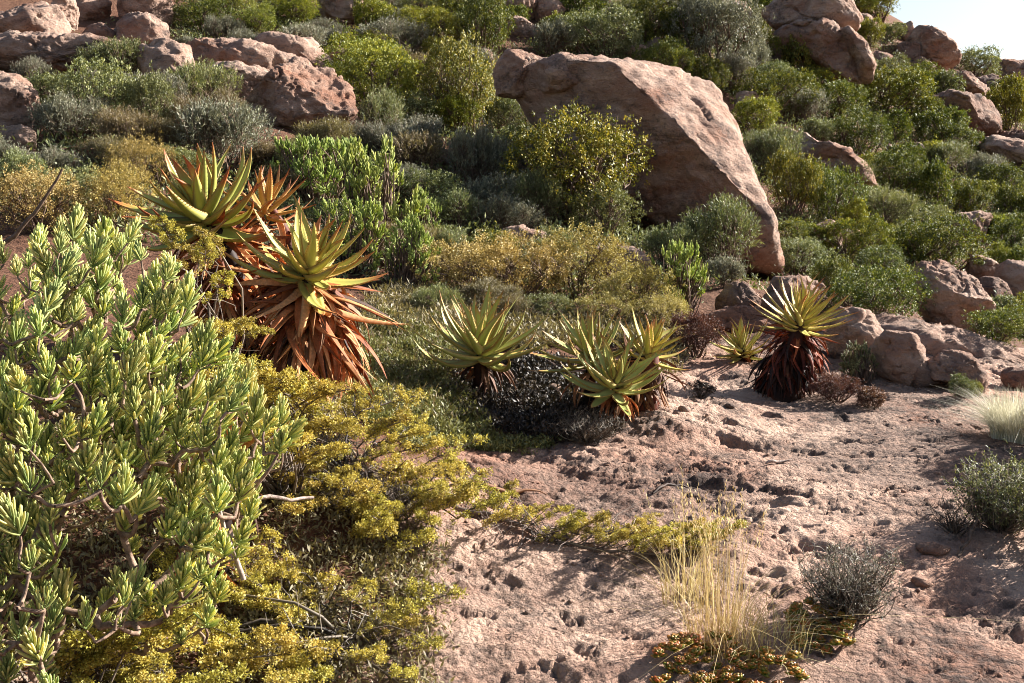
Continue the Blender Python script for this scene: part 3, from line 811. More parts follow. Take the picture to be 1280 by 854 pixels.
# hand-placed, as seen
LST = '''
grey 35 112 72 42|sage 148 112 104 66|sage 112 170 104 82|sage 186 178 66 68|sage 250 147 98 60|grey 277 212 128 80|grey 86 184 90 50|drygrey 138 219 78 40|grey 232 66 36 20
green 250 40 80 52|grey 282 52 64 38|grey 307 77 62 36|lime 364 34 76 44|grey 381 75 96 46|sage 422 108 34 34|sage 22 250 66 54|mustard 45 294 104 72|sage 95 268 76 52|mustard 150 284 104 66|mustard 182 240 74 56
lime 466 40 54 36|lime 537 58 84 42|green 605 72 66 70|sage 525 20 64 24|grey 495 72 86 44|grey 414 68 34 34|olive 553 78 40 34|lime 470 148 100 86|lime 567 172 76 42
grey 690 70 50 38|sage 752 78 84 58|green 722 30 54 36|green 812 55 76 60|green 648 138 72 46|sage 470 175 68 54|grey 530 195 74 44|grey 448 204 66 40|drygrey 525 234 96 52|grey 597 250 68 74
grey 642 241 76 46|grey 690 198 64 34|sage 726 248 74 64|grey 613 301 96 46|sage 676 288 66 58|sage 755 308 88 64|grey 845 308 56 44
green 858 74 64 54|green 945 55 40 36|sage 980 50 38 34|green 965 148 82 58|grey 942 95 42 38|lime 1070 22 44 26|lime 1097 26 64 44|lime 1090 62 44 34|sage 1222 100 56 38
green 1112 150 110 60|lime 1148 124 54 38|sage 1185 122 44 30|green 1046 158 94 48|green 1080 198 76 56|green 1118 182 50 38|sage 1022 182 46 32|green 1165 185 56 42|green 1207 200 60 42|sage 1193 225 80 42|lime 1262 165 56 58
lime 945 178 70 46|sage 976 228 82 62|olive 990 278 70 78|green 1046 286 72 74|lime 1070 297 38 42|green 1117 254 74 56|green 1168 268 58 60|sage 1110 293 88 50|sage 1162 312 76 48|green 1213 274 48 44|green 1255 246 64 42|green 1267 276 42 42|lime 1247 303 38 34
sage 905 352 110 84|grey 905 364 44 34|sage 1005 352 88 50|green 1060 334 86 60|green 1050 392 76 60|green 1177 340 122 66|lime 1250 342 38 32|sage 1262 408 44 34|green 1250 440 82 48
mustard 580 372 116 64|mustard 650 378 118 76|mustard 722 376 116 76|mustard 790 400 96 60|mustard 832 420 60 44|mustard 530 352 80 46|sage 548 398 70 34|drygrey 612 392 80 36|sage 690 404 76 32|mustard 765 412 80 40|olive 604 344 80 50|sage 690 352 84 46|drygrey 640 400 60 30
russet 870 448 64 50|russet 1045 504 68 34|russet 1093 510 48 24|black 875 498 42 16|sage 1202 504 34 26|lime 1222 500 24 20
midfinger 395 262 104 96|midfinger 470 312 116 136|midfinger 505 362 84 90|midfinger 432 250 90 80|midfinger 436 340 96 96|midfinger 525 300 70 60|midfinger 848 396 76 96|green 1105 414 116 78|sage 560 330 60 40|sage 690 330 60 38|green 800 60 40 30|green 1000 130 44 34|green 1135 215 56 36|lime 1088 232 44 30|sage 1060 250 60 40|green 1230 300 44 34|green 1130 330 70 44
green 1185 170 50 34|green 1150 160 60 36|lime 1030 250 54 38|sage 930 250 40 44|sage 1225 160 30 20|green 1100 355 60 40|green 1275 350 40 34|green 640 40 40 30|lime 700 50 44 30|sage 780 40 50 36|green 830 110 60 50|green 880 120 60 40
'''
for row in LST.strip().split('\n'):
    for e in row.split('|'):
        k, a, b, c, d_ = e.split()
        bush(k, float(a), float(b), float(c), float(d_))
bush('sage', 1080, 478, 62, 58, 'upright grey-green succulent bush in front of the shoulder rock', 'finger', name='bush')
bush('olive', 573, 174, 92, 108, 'tall yellow-tipped olive tree between the broad boulder and the huge boulder', 'tree', name='bush')
bush('olive', 724, 292, 164, 102, 'wide yellow-tipped olive tree standing before the huge boulder', 'canopy', bark='bark', d=13.3)
bush('grey', 888, 98, 104, 106, 'tall rounded grey-green tree above the huge sloping boulder', 'tree')
bush('sage', 1392, 585, 150, 130, 'dense sage bush past the right picture edge beside the pale grass', 'mid')
bush('green', 1372, 720, 150, 120, 'dark bush past the right picture edge beside the little shrub', 'mid')
bush('olive', 1003, 108, 56, 60, 'bright yellow bush beside the small standing stone', 'far')
# infill: more of the same scrub where the slope would be bare
rgi = np.random.RandomState(5)
def inside(pg, x, y):
    if x < pg[:, 0].min() - 5 or x > pg[:, 0].max() + 5 or y < pg[:, 1].min() - 5 or y > pg[:, 1].max() + 5: return False
    return polysd(np.array([[x, y]], float), pg)[0] > -4
pts_ = [(b[1], b[2] + b[4] * .3, b[3]) for b in BUSHES]
tries = 0; made = 0
while tries < 11000 and made < 205:
    tries += 1
    x, y = rgi.uniform(-60, 1460), rgi.uniform(-30, 345)
    if x < 340 and y > 235 or x < 450 and y < 110 and rgi.rand() < .85: continue
    if x > 1290: y += 90
    if x > 1090 and y < (x - 1090) * .55 + 22: continue
    g = G0(x, y)
    if g is None or g[1] > 40: continue
    w = rgi.uniform(.75, 1.35) * FPX / g[1]; w = min(w, 80)
    if any(inside(r[1], x, y - w * .25) or inside(r[1], x, y - 2) for r in ROCKS): continue
    if any(math.hypot(x - a, (y - w * .2 - b) * 1.5) < .25 * (w + c) for a, b, c in pts_): continue
    if x > 850: kind = rgi.choice(['green', 'lime', 'sage', 'green', 'grey'])
    elif y < 110: kind = rgi.choice(['sage', 'grey', 'lime', 'grey', 'green'])
    else: kind = rgi.choice(['grey', 'sage', 'grey', 'drygrey', 'sage'])
    h = w * rgi.uniform(.45, .65)
    if bush(kind, x, y, w, h) is not None:
        pts_.append((x, y - w * .2, w)); made += 1

# labels that single out each bush by its look and the rocks around it
def relword(dx, dy):
    if abs(dx) > abs(dy) * 1.1: return 'right of' if dx > 0 else 'left of'
    return 'below' if dy > 0 else 'above'
def sizeword(w, h, wm):
    if h > .8 * w: return 'tall'
    if w > 1.35 * wm: return 'broad'
    if w < .75 * wm: return 'small'
    return 'rounded'
used = {}
for (root, x, y, w, h, kind, lab) in BUSHES:
    wm = 62
    adj, noun = NOUN[kind]
    near = sorted(ROCKS, key=lambda r: math.hypot(r[2][0] - x, r[2][1] - y))[:4]
    cands = []
    if lab: cands = [lab]
    else:
        sz = sizeword(w, h, wm)
        rel = [relword(x - r[2][0], y - r[2][1]) + ' the ' + r[0] for r in near]
        cands = ['%s %s %s %s and %s' % (sz, adj, noun, rel[0], rel[1]), '%s %s %s %s and %s' % (sz, adj, noun, rel[0], rel[2]), '%s %s %s %s and %s' % (sz, adj, noun, rel[1], rel[2])]
    cands = [c if len(c.replace('-', ' ').split()) <= 15 else c.split(' ', 1)[1] for c in cands]
    for c in cands:
        if c not in used: break
    used.setdefault(c, []).append((x, root))
    root['group'] = 'scrub bushes on the hillside'
    root['label'] = c
for c, l in used.items():
    if len(l) > 1:
        l.sort(key=lambda t: t[0])
        for k, (x, root) in enumerate(l):
            root['label'] = c + ', ' + (['leftmost', 'rightmost'] if len(l) == 2 else ['leftmost'] + ['middle'] * (len(l) - 2) + ['rightmost'])[k]

# ------------------------------------------------------------ aloes
def aloe_leaf(frame, r0, az, a0, a1, L, W, rng, dry=False, zoff=0.0, teeth=True):
    """mesh data of one leaf. frame: 3x3 columns e1,e2,axis; a0/a1 elevation at base and tip"""
    n = 9
    t = np.linspace(0, 1, n)
    el = a0 + (a1 - a0) * t ** (1.15 if not dry else .8)
    dr, dz = np.cos(el) * L / (n - 1), np.sin(el) * L / (n - 1)
    r = r0 + np.concatenate([[0], np.cumsum(dr[:-1])]); z = zoff + np.concatenate([[0], np.cumsum(dz[:-1])])
    side = np.cumsum(np.full(n, rng.normal() * .018 * L * 2)) * t
    ca, sa = math.cos(az), math.sin(az)
    ctr = np.stack([r * ca - side * sa, r * sa + side * ca, z], 1)
    nrm = np.stack([-np.sin(el) * ca, -np.sin(el) * sa, np.cos(el)], 1)
    bi = np.tile(np.array([-sa, ca, 0.]), (n, 1))
    tw = (rng.normal() * .9 if dry else rng.normal() * .18) * t
    bi, nrm = bi * np.cos(tw)[:, None] + nrm * np.sin(tw)[:, None], nrm * np.cos(tw)[:, None] - bi * np.sin(tw)[:, None]
    w = W * (np.interp(t, [0, .12, .35, .7, .92, 1], [.86, 1, .86, .50, .17, .03]))
    th = (W * .26 if not dry else W * .05) * np.interp(t, [0, .5, 1], [1, .65, .12])
    cup = .30 if not dry else rng.uniform(-.5, .8)
    ss = np.array([-1, -.55, 0, .55, 1, .5, 0, -.5])
    V = []
    for k in range(n):
        for j, s in enumerate(ss):
            up = cup * w[k] * .5 * s * s
            if j > 4: up -= th[k] * (1 - s * s * .8)
            V.append(ctr[k] + bi[k] * s * w[k] * .5 + nrm[k] * up)
    V = np.array(V)
    m = len(ss)
    i = np.arange(n - 1)[:, None] * m; j = np.arange(m)[None]; k2 = (j + 1) % m
    F = np.stack([i + j, i + m + j, i + m + k2, i + k2], -1).reshape(-1, 4)
    T = np.repeat(t, m); E = np.tile(np.array([1, 0, 0, 0, 1, 0, 0, 0.]), n)
    tri = []
    if teeth and not dry:
        nv = len(V); VV, TT = [], []
        for sg in (-1, 1):
            for k in np.linspace(.05, .86, 15):
                a = k * (n - 1); k0 = int(a); f = a - k0
                g = lambda arr: arr[k0] * (1 - f) + arr[min(k0 + 1, n - 1)] * f
                c_, b_, n_, w_ = g(ctr), g(bi), g(nrm), g(w)
                dirn = unit(g(np.gradient(ctr, axis=0)))
                e = c_ + b_ * sg * w_ * .5 + n_ * cup * w_ * .5
                tl = .008 * (L / .4)
                VV += [e - dirn * tl * .5, e + dirn * tl * .5, e + b_ * sg * tl * 1.1 + dirn * tl * .5]; TT += [k] * 3
        q_ = np.arange(len(VV)).reshape(-1, 3) + nv
        V = np.concatenate([V, VV]); T = np.concatenate([T, TT]); E = np.concatenate([E, np.full(len(VV), 1.5)])
        tri = [q_]
    return V @ frame.T, [F] + tri, T, E
def aloe(label, center, base, axis_, n, L, W, seed, lo=-8, hi=78, curl=(45, 10), mat='aloe', ndry=30, dryL=.32, drymat_='dry', dryspan=.9, dryW=.045, stem_r=.045, spread=1.0, green_dry=0):
    rng = np.random.RandomState(seed)
    base = np.asarray(base, float); center = np.asarray(center, float)
    root = empty('aloe', base, label, 'aloe', 'aloes on the slope')
    ax = unit(axis_); e1 = unit(np.cross(ax, [.2, 1, .1])); e2 = np.cross(ax, e1)
    fr = np.stack([e1, e2, ax], 1)
    c0 = center - base
    tr = Acc()
    tp = bend(np.array([0, 0, -.06]), c0 + ax * .02, rng, .04, 7)
    tube(tr, tp, np.minimum(stem_r * np.array([1.25, 1.1, 1, .9, .75, .6, .35]), [1, 1, 1, 1, 1, .05, .03]), 9, .4)
    link('trunk', tr.mesh('trunk', smooth=True), M['dry_dark'], root)
    for i in range(n):
        u = i / (n - 1)
        az = i * 2.39996 + rng.uniform(-.22, .22)
        a0 = R(lo + (hi - lo) * u ** .95 + rng.uniform(-7, 7))
        a1 = a0 + R((curl[0] + (curl[1] - curl[0]) * u) * rng.uniform(.6, 1.3))
        l = L * (1.0 - .42 * max(0, u - .45) / .55) * rng.uniform(.82, 1.10)
        if u < .12: l *= .9
        V, F, T, E = aloe_leaf(fr, .012 + .022 * (1 - u), az, a0, min(a1, R(97)), l, W * (1.05 - .35 * u) * rng.uniform(.9, 1.1), rng, zoff=-.07 + .10 * u)
        me = mesh('leaf', V + c0, F, {'t': T, 'edge': E}, True)
        link('leaf', me, M[mat], root)
    for i in range(ndry):
        f = (i + rng.rand()) / ndry * dryspan
        p = c0 * (1 - f) + np.array([0, 0, .05]) * f - ax * .05 * (1 - f)
        az = rng.uniform(0, 6.283)
        a0 = R(rng.uniform(-35, 15) - 35 * f); a1 = R(rng.uniform(-95, -70))
        if rng.rand() < .38 and f < .25: a0 = R(rng.uniform(-25, 20)); a1 = R(rng.uniform(-40, 50))
        l = dryL * rng.uniform(.65, 1.1)
        hgt = p[2] + .02
        l = min(l, max(.10, hgt * 1.15))
        V, F, T, E = aloe_leaf(fr if f < .25 else np.eye(3), stem_r * np.interp(f, [0, .3, 1], [.25, .65, 1.0]), az, a0, a1, l, dryW * rng.uniform(.6, 1.15), rng, dry=True)
        link('dry_leaf', mesh('dry_leaf', V + p, F, None, True), M[('dry_red' if drymat_ == 'dry_dark' and f < .42 else drymat_) if rng.rand() > .12 else 'dry_brown'], root)
    return root
def onground(px, d, py=480):
    x = P(px, py, d)
    return np.array([x[0], x[1], H(x[0], x[1])])
aloe('largest upper aloe rosette, green with red tips, rising behind the finger-leaved shrub', P(254, 268, 6.1), onground(325, 6.2), (-.25, -.45, 1), 36, .44, .108, 1, lo=-18, hi=74, curl=(66, 16), ndry=150, dryL=.42, dryspan=.8, dryW=.052, stem_r=.06)
aloe('big aloe with a long orange skirt of dead leaves hanging to the ground', P(386, 336, 5.9), onground(396, 6.0), (.30, -.45, 1), 36, .40, .084, 2, lo=-14, hi=74, curl=(52, 14), mat='aloe_y', ndry=230, dryL=.44, dryspan=.62, dryW=.058, stem_r=.09)
aloe('half-dried reddish aloe head between the two big left aloes', P(334, 256, 6.4), onground(365, 6.5), (.15, -.1, 1), 22, .30, .046, 3, lo=0, hi=84, curl=(20, 0), mat='aloe_red', ndry=80, dryL=.40, dryspan=.6, dryW=.046)
aloe('wide-spreading pale green aloe standing alone in the middle', P(600, 436, 7.3), onground(600, 7.35, 500), (-.02, -.25, 1), 38, .44, .086, 4, lo=-16, hi=76, curl=(72, 18), mat='aloe_p', ndry=26, dryL=.34, drymat_='dry_brown', dryspan=.7, dryW=.05, stem_r=.05)
aloe('pale green aloe facing out at the front of the middle clump', P(768, 478, 6.85), onground(775, 6.95, 520), (.12, -.55, 1), 36, .35, .066, 5, lo=-12, hi=75, curl=(58, 14), mat='aloe_p', ndry=24, dryL=.26, dryspan=.8, dryW=.04)
aloe('pale green aloe at the back of the middle clump', P(738, 442, 7.2), onground(742, 7.25, 510), (-.22, -.2, 1), 32, .37, .062, 6, lo=-8, hi=76, curl=(58, 14), mat='aloe_p', ndry=22, dryL=.28, drymat_='dry_brown', dryspan=.8)
aloe('yellowish aloe on a shaggy brown stem at the end of the middle clump', P(812, 436, 7.1), onground(800, 7.1, 522), (.30, -.2, 1), 26, .27, .056, 7, lo=2, hi=80, curl=(30, 5), mat='aloe_y', ndry=80, dryL=.30, drymat_='dry_brown', dryspan=.95, dryW=.038, stem_r=.075)
aloe('small low aloe in front of the grey ledge', P(926, 436, 8.7), onground(935, 8.75, 455), (-.25, -.3, 1), 34, .27, .042, 8, lo=-8, hi=80, curl=(35, 5), mat='aloe_y', ndry=20, dryL=.2, drymat_='dry_dark', dryspan=.9)
aloe('tall upright aloe with a dark shaggy skirt at the edge of the rock slab', P(1001, 400, 8.0), onground(974, 8.0, 492), (.10, -.22, 1), 54, .36, .046, 9, lo=-4, hi=84, curl=(34, 4), mat='aloe_y', ndry=270, dryL=.27, drymat_='dry_dark', dryspan=1.0, dryW=.036, stem_r=.12)
aloe('yellowed aloe half hidden behind the finger-leaved shrub', P(268, 572, 4.35), onground(262, 4.4, 640), (.05, -.1, 1), 22, .34, .060, 10, lo=5, hi=80, curl=(12, 4), mat='aloe_red', ndry=24, dryL=.25)

# ------------------------------------------------------------ finger-leaved succulent shrub in front
rng = np.random.RandomState(77)
FPOLY = np.array([(-260,300),(0,300),(60,285),(110,262),(160,300),(215,305),(250,360),(262,410),(290,425),(345,480),(385,540),(340,585),(318,640),(305,735),(255,800),(150,812),(60,842),(-260,850)], float)
shrub_base = G(70, 860); shrub_base = onground(70, 3.85, 860)
root = empty('succulent_shrub', shrub_base, 'big pale green finger-leaved succulent shrub filling the lower left', 'succulent shrub')
fixed = [(95,275,4.3),(168,285,4.25),(20,330,4.0),(45,400,3.7),(130,340,4.1),(180,365,4.0),(215,395,3.95),(230,430,3.8),(150,420,3.6),(90,460,3.4),(20,470,3.3),
 (290,450,4.1),(310,500,4.0),(350,555,4.0),(325,565,3.9),(285,575,3.7),(30,590,3.1),(110,570,3.3),(155,600,3.3),(200,560,3.5),(245,480,3.8),(68,610,3.35),(10,640,3.0),(40,690,3.0),(60,740,3.0),(40,805,3.0),
 (145,720,3.3),(145,775,3.2),(215,650,3.4),(240,690,3.4),(265,665,3.5),(228,745,3.4),(260,765,3.4),(275,735,3.5),(185,615,3.4),(130,585,3.2),(190,510,3.6),(85,530,3.3),(30,540,3.1),(60,350,4.0),(255,600,3.6),(60,860,3.0),(-60,500,3.2),(-60,700,3.0),(-120,600,3.2),(-60,380,3.7)]
pts = [(x, y, d) for x, y, d in fixed]
tries = 0
while len(pts) < 540 and tries < 14000:
    tries += 1
    x, y = rng.uniform(-200, 390), rng.uniform(265, 845)
    if polysd(np.array([[x, y]]), FPOLY)[0] < 6: continue
    if x < 215 and x > 75 and 625 < y < 705 and rng.rand() < .9: continue
    if y > 640 and rng.rand() < .5: continue
    d = np.interp(y, [280, 500, 830], [4.2, 3.55, 3.15]) + rng.uniform(-.1, .55)
    if min(math.hypot(x - a, y - b) + abs(d - c) * 60 for a, b, c in pts) < 19.5: continue
    pts.append((x, y, d))
W3 = np.array([P(x, y, d) for x, y, d in pts])
for w in W3: w[2] = max(w[2], H(w[0], w[1]) + .07)
protos = []
for k in range(8):
    a = Acc(); r2 = np.random.RandomState(300 + k)
    specs = tuft_specs(r2, 44, .084)
    for (o_, dd, l_, ti, cu) in specs:
        finger_leaf(a, o_, dd, l_, .0042 * r2.uniform(.85, 1.15), r2, cu, 6, 5, ti, (0, 0, 1))
    protos.append(a.mesh('leaf_tuft', smooth=True))
leafprotos = []
for k in range(10):
    a = Acc(); r2 = np.random.RandomState(330 + k)
    finger_leaf(a, (0, 0, 0), (1, 0, .15), .088, .0042, r2, r2.uniform(.4, 1.0), 6, 5, r2.uniform(.15, .85), (0, 0, 1))
    leafprotos.append(a.mesh('leaf', smooth=True))
def basis(ax, spin):
    ax = unit(ax); e1 = unit(np.cross(ax, [.3, .9, .1])); e2 = np.cross(ax, e1)
    c, s = math.cos(spin), math.sin(spin)
    return np.stack([e1 * c + e2 * s, e2 * c - e1 * s, ax], 1)
order = np.argsort([p[2] for p in pts])
vis = [k for k in order if 10 < pts[k][0] < 370 and 300 < pts[k][1] < 800]
single = set(vis[:12])
cen = W3.mean(0)
nodes = [np.zeros(3)]; par = [-1]
for k in np.argsort(np.linalg.norm(W3 - shrub_base, axis=1)):
    p = W3[k] - shrub_base
    out = W3[k] - cen; out[2] = 0
    ax = unit(np.array([0, 0, 1.]) + .38 * unit(out) + rng.normal(size=3) * .2)
    B = basis(ax, rng.uniform(0, 6.28)); sc = rng.uniform(.5, .9)
    if k in single:
        e = bpy.data.objects.new('leaf_tuft', None); COL.objects.link(e); e.parent = root; e.empty_display_size = .05
        e.matrix_local = Matrix.Translation(Vector(p)) @ Matrix(B.tolist()).to_4x4() @ Matrix.Scale(sc, 4)
        for n_, (o_, dd, l_, ti, cu) in enumerate(tuft_specs(np.random.RandomState(500 + k), 25, .084)):
            lf = link('leaf', leafprotos[rng.randint(10)], M['finger'], e)
            az = math.atan2(dd[1], dd[0]); el = math.asin(dd[2])
            lf.matrix_local = Matrix.Translation(Vector(o_)) @ Matrix.Rotation(az, 4, 'Z') @ Matrix.Rotation(-(el - .1), 4, 'Y') @ Matrix.Scale(l_ / .088, 4)
    else:
        o = link('leaf_tuft', protos[rng.randint(8)], M['finger'], root)
        o.matrix_local = Matrix.Translation(Vector(p)) @ Matrix(B.tolist()).to_4x4() @ Matrix.Scale(sc, 4)
    foot = p - ax * .09 * sc
    nd = np.array(nodes)
    cost = np.linalg.norm(nd - foot, axis=1) + .25 * np.linalg.norm(nd, axis=1) + np.where(nd[:, 2] > foot[2] + .02, .3, 0)
    j = int(np.argmin(cost))
    if j and np.linalg.norm(foot - nd[j]) > .07:      # fork half way so that branches are shared
        mid = nd[j] + (foot - nd[j]) * .5 + np.array([rng.normal() * .02, rng.normal() * .02, -.03])
        nodes.append(mid); par.append(j); j = len(nodes) - 1
    nodes.append(foot); par.append(j)
cnt = np.ones(len(nodes))
for k in range(len(nodes) - 1, 0, -1): cnt[par[k]] += cnt[k]
a = Acc()
for k in range(1, len(nodes)):
    r0, r1 = min(.011, .0034 * cnt[par[k]] ** .34), min(.011, .0034 * cnt[k] ** .34)
    tube(a, bend(nodes[par[k]], nodes[k], rng, .07, 5, .05), np.linspace(min(r0, r1 * 1.5), r1, 5), 6, .4)
link('branches', a.mesh('branches', smooth=True), M['fbark'], root)

# ------------------------------------------------------------ mustard shrubs in front: sprays of tiny clumped leaves
def spray(seed, L=.34, ncl=34, m=42):
    r2 = np.random.RandomState(seed)
    fo, br = Acc(), Acc()
    main = bend((0, 0, 0), (L, 0, .05), r2, .06, 8)
    tube(br, main, np.linspace(.005, .002, 8), 4, .5)
    C = []
    for k in range(ncl):
        t = r2.uniform(.12, 1); b = main[int(t * 7)]
        ln = r2.uniform(.02, .11) * (1.15 - t * .6)
        az = r2.choice([-1, 1]) * r2.uniform(.4, 1.4)
        c = b + ln * np.array([math.cos(az), math.sin(az), r2.uniform(-.1, .55)])
        tube(br, bend(b, c, r2, .1, 3), [.002, .0016, .001], 3, .5)
        C.append(c)
    C = np.array(C); n = ncl * m; ci = np.repeat(np.arange(ncl), m)
    dd = unit(r2.normal(size=(n, 3)) + [0, 0, .3])
    pb = C[ci] + dd * r2.uniform(.2, 1, (n, 1)) * .021
    ct = r2.rand(ncl)
    leafquads(fo, pb, dd + r2.normal(size=(n, 3)) * .6, .0105 * r2.uniform(.7, 1.3, n), .0075 * r2.uniform(.7, 1.3, n), r2, tint=np.clip(.35 * ct[ci] + .65 * r2.rand(n), 0, 1))
    return fo.mesh('leaf_spray'), br.mesh('twig')
SPR = [spray(700 + k) for k in range(6)]
def sprayshrub(label, base_px, d0, spots, seed, nrand=0, mat='fmustard', scale=1.0, stem=None):
    """spots: (px, py, d) where leaf sprays sit"""
    r2 = np.random.RandomState(seed)
    b = onground(base_px[0], d0, base_px[1])
    root = empty('shrub', b, label, 'shrub', 'mustard shrubs at the slab edge')
    a = Acc()
    if stem is not None:
        sp_ = np.array([P(*s_) for s_ in stem]); k_ = np.linspace(0, 1, len(sp_)); t_ = np.linspace(0, 1, 26)
        sp_ = np.stack([np.interp(t_, k_, sp_[:, j_]) for j_ in range(3)], 1) + r2.normal(size=(26, 3)) * .006
        sp_[:, 2] = np.maximum(sp_[:, 2], [H(x_, y_) + .015 for x_, y_ in sp_[:, :2]])
        sp_ = sp_ - b
        tube(a, sp_, np.linspace(.013, .004, 26), 6, .6)
    for (x, y, d) in spots:
        p = P(x, y, d); p[2] = max(p[2], H(p[0], p[1]) + .03)
        v = p - b
        yaw = math.atan2(v[1], v[0]) + r2.normal() * .7
        B = Matrix.Translation(Vector(v)) @ Matrix.Rotation(yaw, 4, 'Z') @ Matrix.Rotation(r2.uniform(-.45, .15), 4, 'Y') @ Matrix.Rotation(r2.uniform(-.4, .4), 4, 'X') @ Matrix.Scale(scale * r2.uniform(.7, 1.15), 4)
        s = SPR[r2.randint(6)]
        o = link('leaf_spray', s[0], M[mat], root); o.matrix_local = B
        o = link('twig', s[1], M['twig'], root); o.matrix_local = B
        st_ = np.array((r2.normal() * .02, r2.normal() * .02, -.03)) if stem is None else sp_[np.argmin(np.linalg.norm(sp_ - v, axis=1) + .8 * np.maximum(0, (sp_ - v) @ unit(sp_[-1] - sp_[0]) + .12))]
        tube(a, bend(st_, v, r2, .10, 6, .05), np.linspace(.008, .003, 6) if stem is None else np.linspace(.004, .002, 6), 5, r2.rand())
        for _ in range(3):
            w = v * r2.uniform(.3, .9); w2 = w + r2.normal(size=3) * [.10, .10, .07]
            tube(a, bend(w, w2, r2, .15, 4), np.linspace(.003, .001, 4), 3, r2.rand())
    link('branches', a.mesh('branches'), M['twig'], root)
    return root
def scatter_spots(poly, n, dfun, seed, mind=16):
    r2 = np.random.RandomState(seed); pg = np.array(poly, float); out = []
    for _ in range(n * 60):
        if len(out) >= n: break
        x, y = r2.uniform(pg[:, 0].min(), pg[:, 0].max()), r2.uniform(pg[:, 1].min(), pg[:, 1].max())
        if polysd(np.array([[x, y]]), pg)[0] < 0: continue
        if out and min(math.hypot(x - a, y - b) for a, b, c in out) < mind: continue
        out.append((x, y, dfun(y) + r2.uniform(-.12, .12)))
    return out
sprayshrub('mustard-yellow shrub spilling from under the orange-skirted aloe', (440, 640), 5.35,
    scatter_spots([(375,510),(430,500),(480,530),(520,575),(545,600),(560,640),(590,660),(530,680),(500,700),(460,720),(420,690),(370,640),(340,580)], 56, lambda y: np.interp(y, [520, 740], [5.5, 4.75]), 31), 31, scale=.85)
sprayshrub('low mustard shrub at the bottom edge below the finger-leaved shrub', (440, 800), 4.2,
    scatter_spots([(280,720),(350,700),(420,725),(470,740),(500,745),(515,800),(520,870),(300,890),(180,880),(200,800)], 44, lambda y: np.interp(y, [700, 880], [4.55, 3.75]), 32), 32, scale=.85)
sprayshrub('dark mustard undergrowth at the bottom left corner under the finger-leaved shrub', (80, 850), 3.75,
    scatter_spots([(-100,800),(60,820),(170,790),(230,850),(220,900),(-100,900)], 30, lambda y: 3.65, 33, 22), 33)
sprayshrub('thin mustard shrub growing between the upper aloe and the finger-leaved shrub', (262, 500), 5.2,
    scatter_spots([(222,310),(275,300),(290,340),(270,370),(300,400),(292,440),(240,420)], 13, lambda y: np.interp(y, [300, 440], [4.95, 4.9]), 34), 34, scale=.62)
sprayshrub('mustard shrub at the foot of the two big left aloes', (355, 560), 5.0,
    scatter_spots([(325,470),(372,475),(392,520),(385,585),(345,570),(300,520)], 22, lambda y: 4.75, 35), 35)
# the prostrate branch lying out over the slab
br_root = sprayshrub('long prostrate branch with yellow leaves lying out across the slab', (600, 655), 5.2,
    scatter_spots([(600,650),(640,648),(700,662),(760,668),(800,668),(860,672),(885,700),(850,715),(800,712),(740,700),(690,682),(640,672)], 34, lambda y: np.interp(y, [650, 720], [5.25, 4.95]), 36, 13), 36, scale=.62, stem=[(560, 640, 5.35), (620, 648, 5.3), (680, 672, 5.2), (740, 698, 5.05), (800, 708, 5.0), (870, 700, 5.0)])

# ------------------------------------------------------------ grasses and small plants on the slab
def grass(name, label, px, py, d, n, hmin, hmax, spread, mat, seed, lean=.35, wid=.0022, stalks=0, stalkh=.6):
    r2 = np.random.RandomState(seed); b = onground(px, d, py)
    a = Acc()
    for k in range(n + stalks):
        st = k >= n
        h = r2.uniform(hmin, hmax) if not st else stalkh * r2.uniform(.75, 1.05)
        az = r2.uniform(0, 6.283); rr = spread * math.sqrt(r2.rand()) * (.5 if st else 1)
        p0 = np.array([rr * math.cos(az), rr * math.sin(az), 0.])
        p0[2] = H(b[0] + p0[0], b[1] + p0[1]) - b[2] - .01
        ln = (abs(r2.normal()) * lean if not st else abs(r2.normal()) * .10) * h
        t = np.linspace(0, 1, 6)[:, None]
        out = np.array([math.cos(az), math.sin(az), 0]) + r2.normal(size=3) * [.5, .5, 0]
        pts_ = p0 + np.array([0, 0, h]) * (t - .25 * t ** 3 * (ln / h)) + out * ln * t ** 2.2 + r2.normal(size=(6, 3)) * [.004, .004, 0]
        sd = unit(np.cross(out + [.01, 0, 0], [0, 0, 1])) if r2.rand() < .5 else np.array([1., 0, 0])
        w = wid * np.array([1, 1, .9, .7, .45, .1])[:, None] * (1.0 if not st else .8)
        V = np.concatenate([pts_ - sd * w, pts_ + sd * w])
        i = np.arange(5); F = np.stack([i, i + 1, i + 7, i + 6], 1)
        a.add(V, F, r2.rand())
        if st:
            for q in np.linspace(.72, 1, 14):
                c = p0 + (pts_[-1] - p0) * q
                leafquads(a, c[None] + r2.normal(size=(1, 3)) * .003, np.array([[r2.normal() * .3, r2.normal() * .3, 1]]), .018, .004, r2)
    root = empty(name, b, label, 'grass tuft', 'grass tufts on the slab')
    link('blades', a.mesh('blades'), M[mat], root)
    return root
grass('grass_tuft', 'golden dry grass tuft with tall feathery stalks at the bottom edge of the slab', 905, 790, 4.35, 210, .10, .36, .15, 'straw', 41, .85, .0014, 34, .62)
grass('grass_tuft', 'wispy straw grass at the tip of the prostrate yellow branch', 862, 745, 4.65, 120, .12, .32, .12, 'straw', 42, .5, .0015, 5, .55)
grass('grass_tuft', 'rounded pale silvery grass tuft at the right edge of the slab', 1272, 545, 7.0, 1900, .18, .34, .15, 'paleg', 43, .75, .0016)
grass('grass_tuft', 'tangled grass at the foot of the twiggy grey shrub', 965, 800, 4.3, 120, .08, .22, .14, 'straw', 44, .9, .0014)

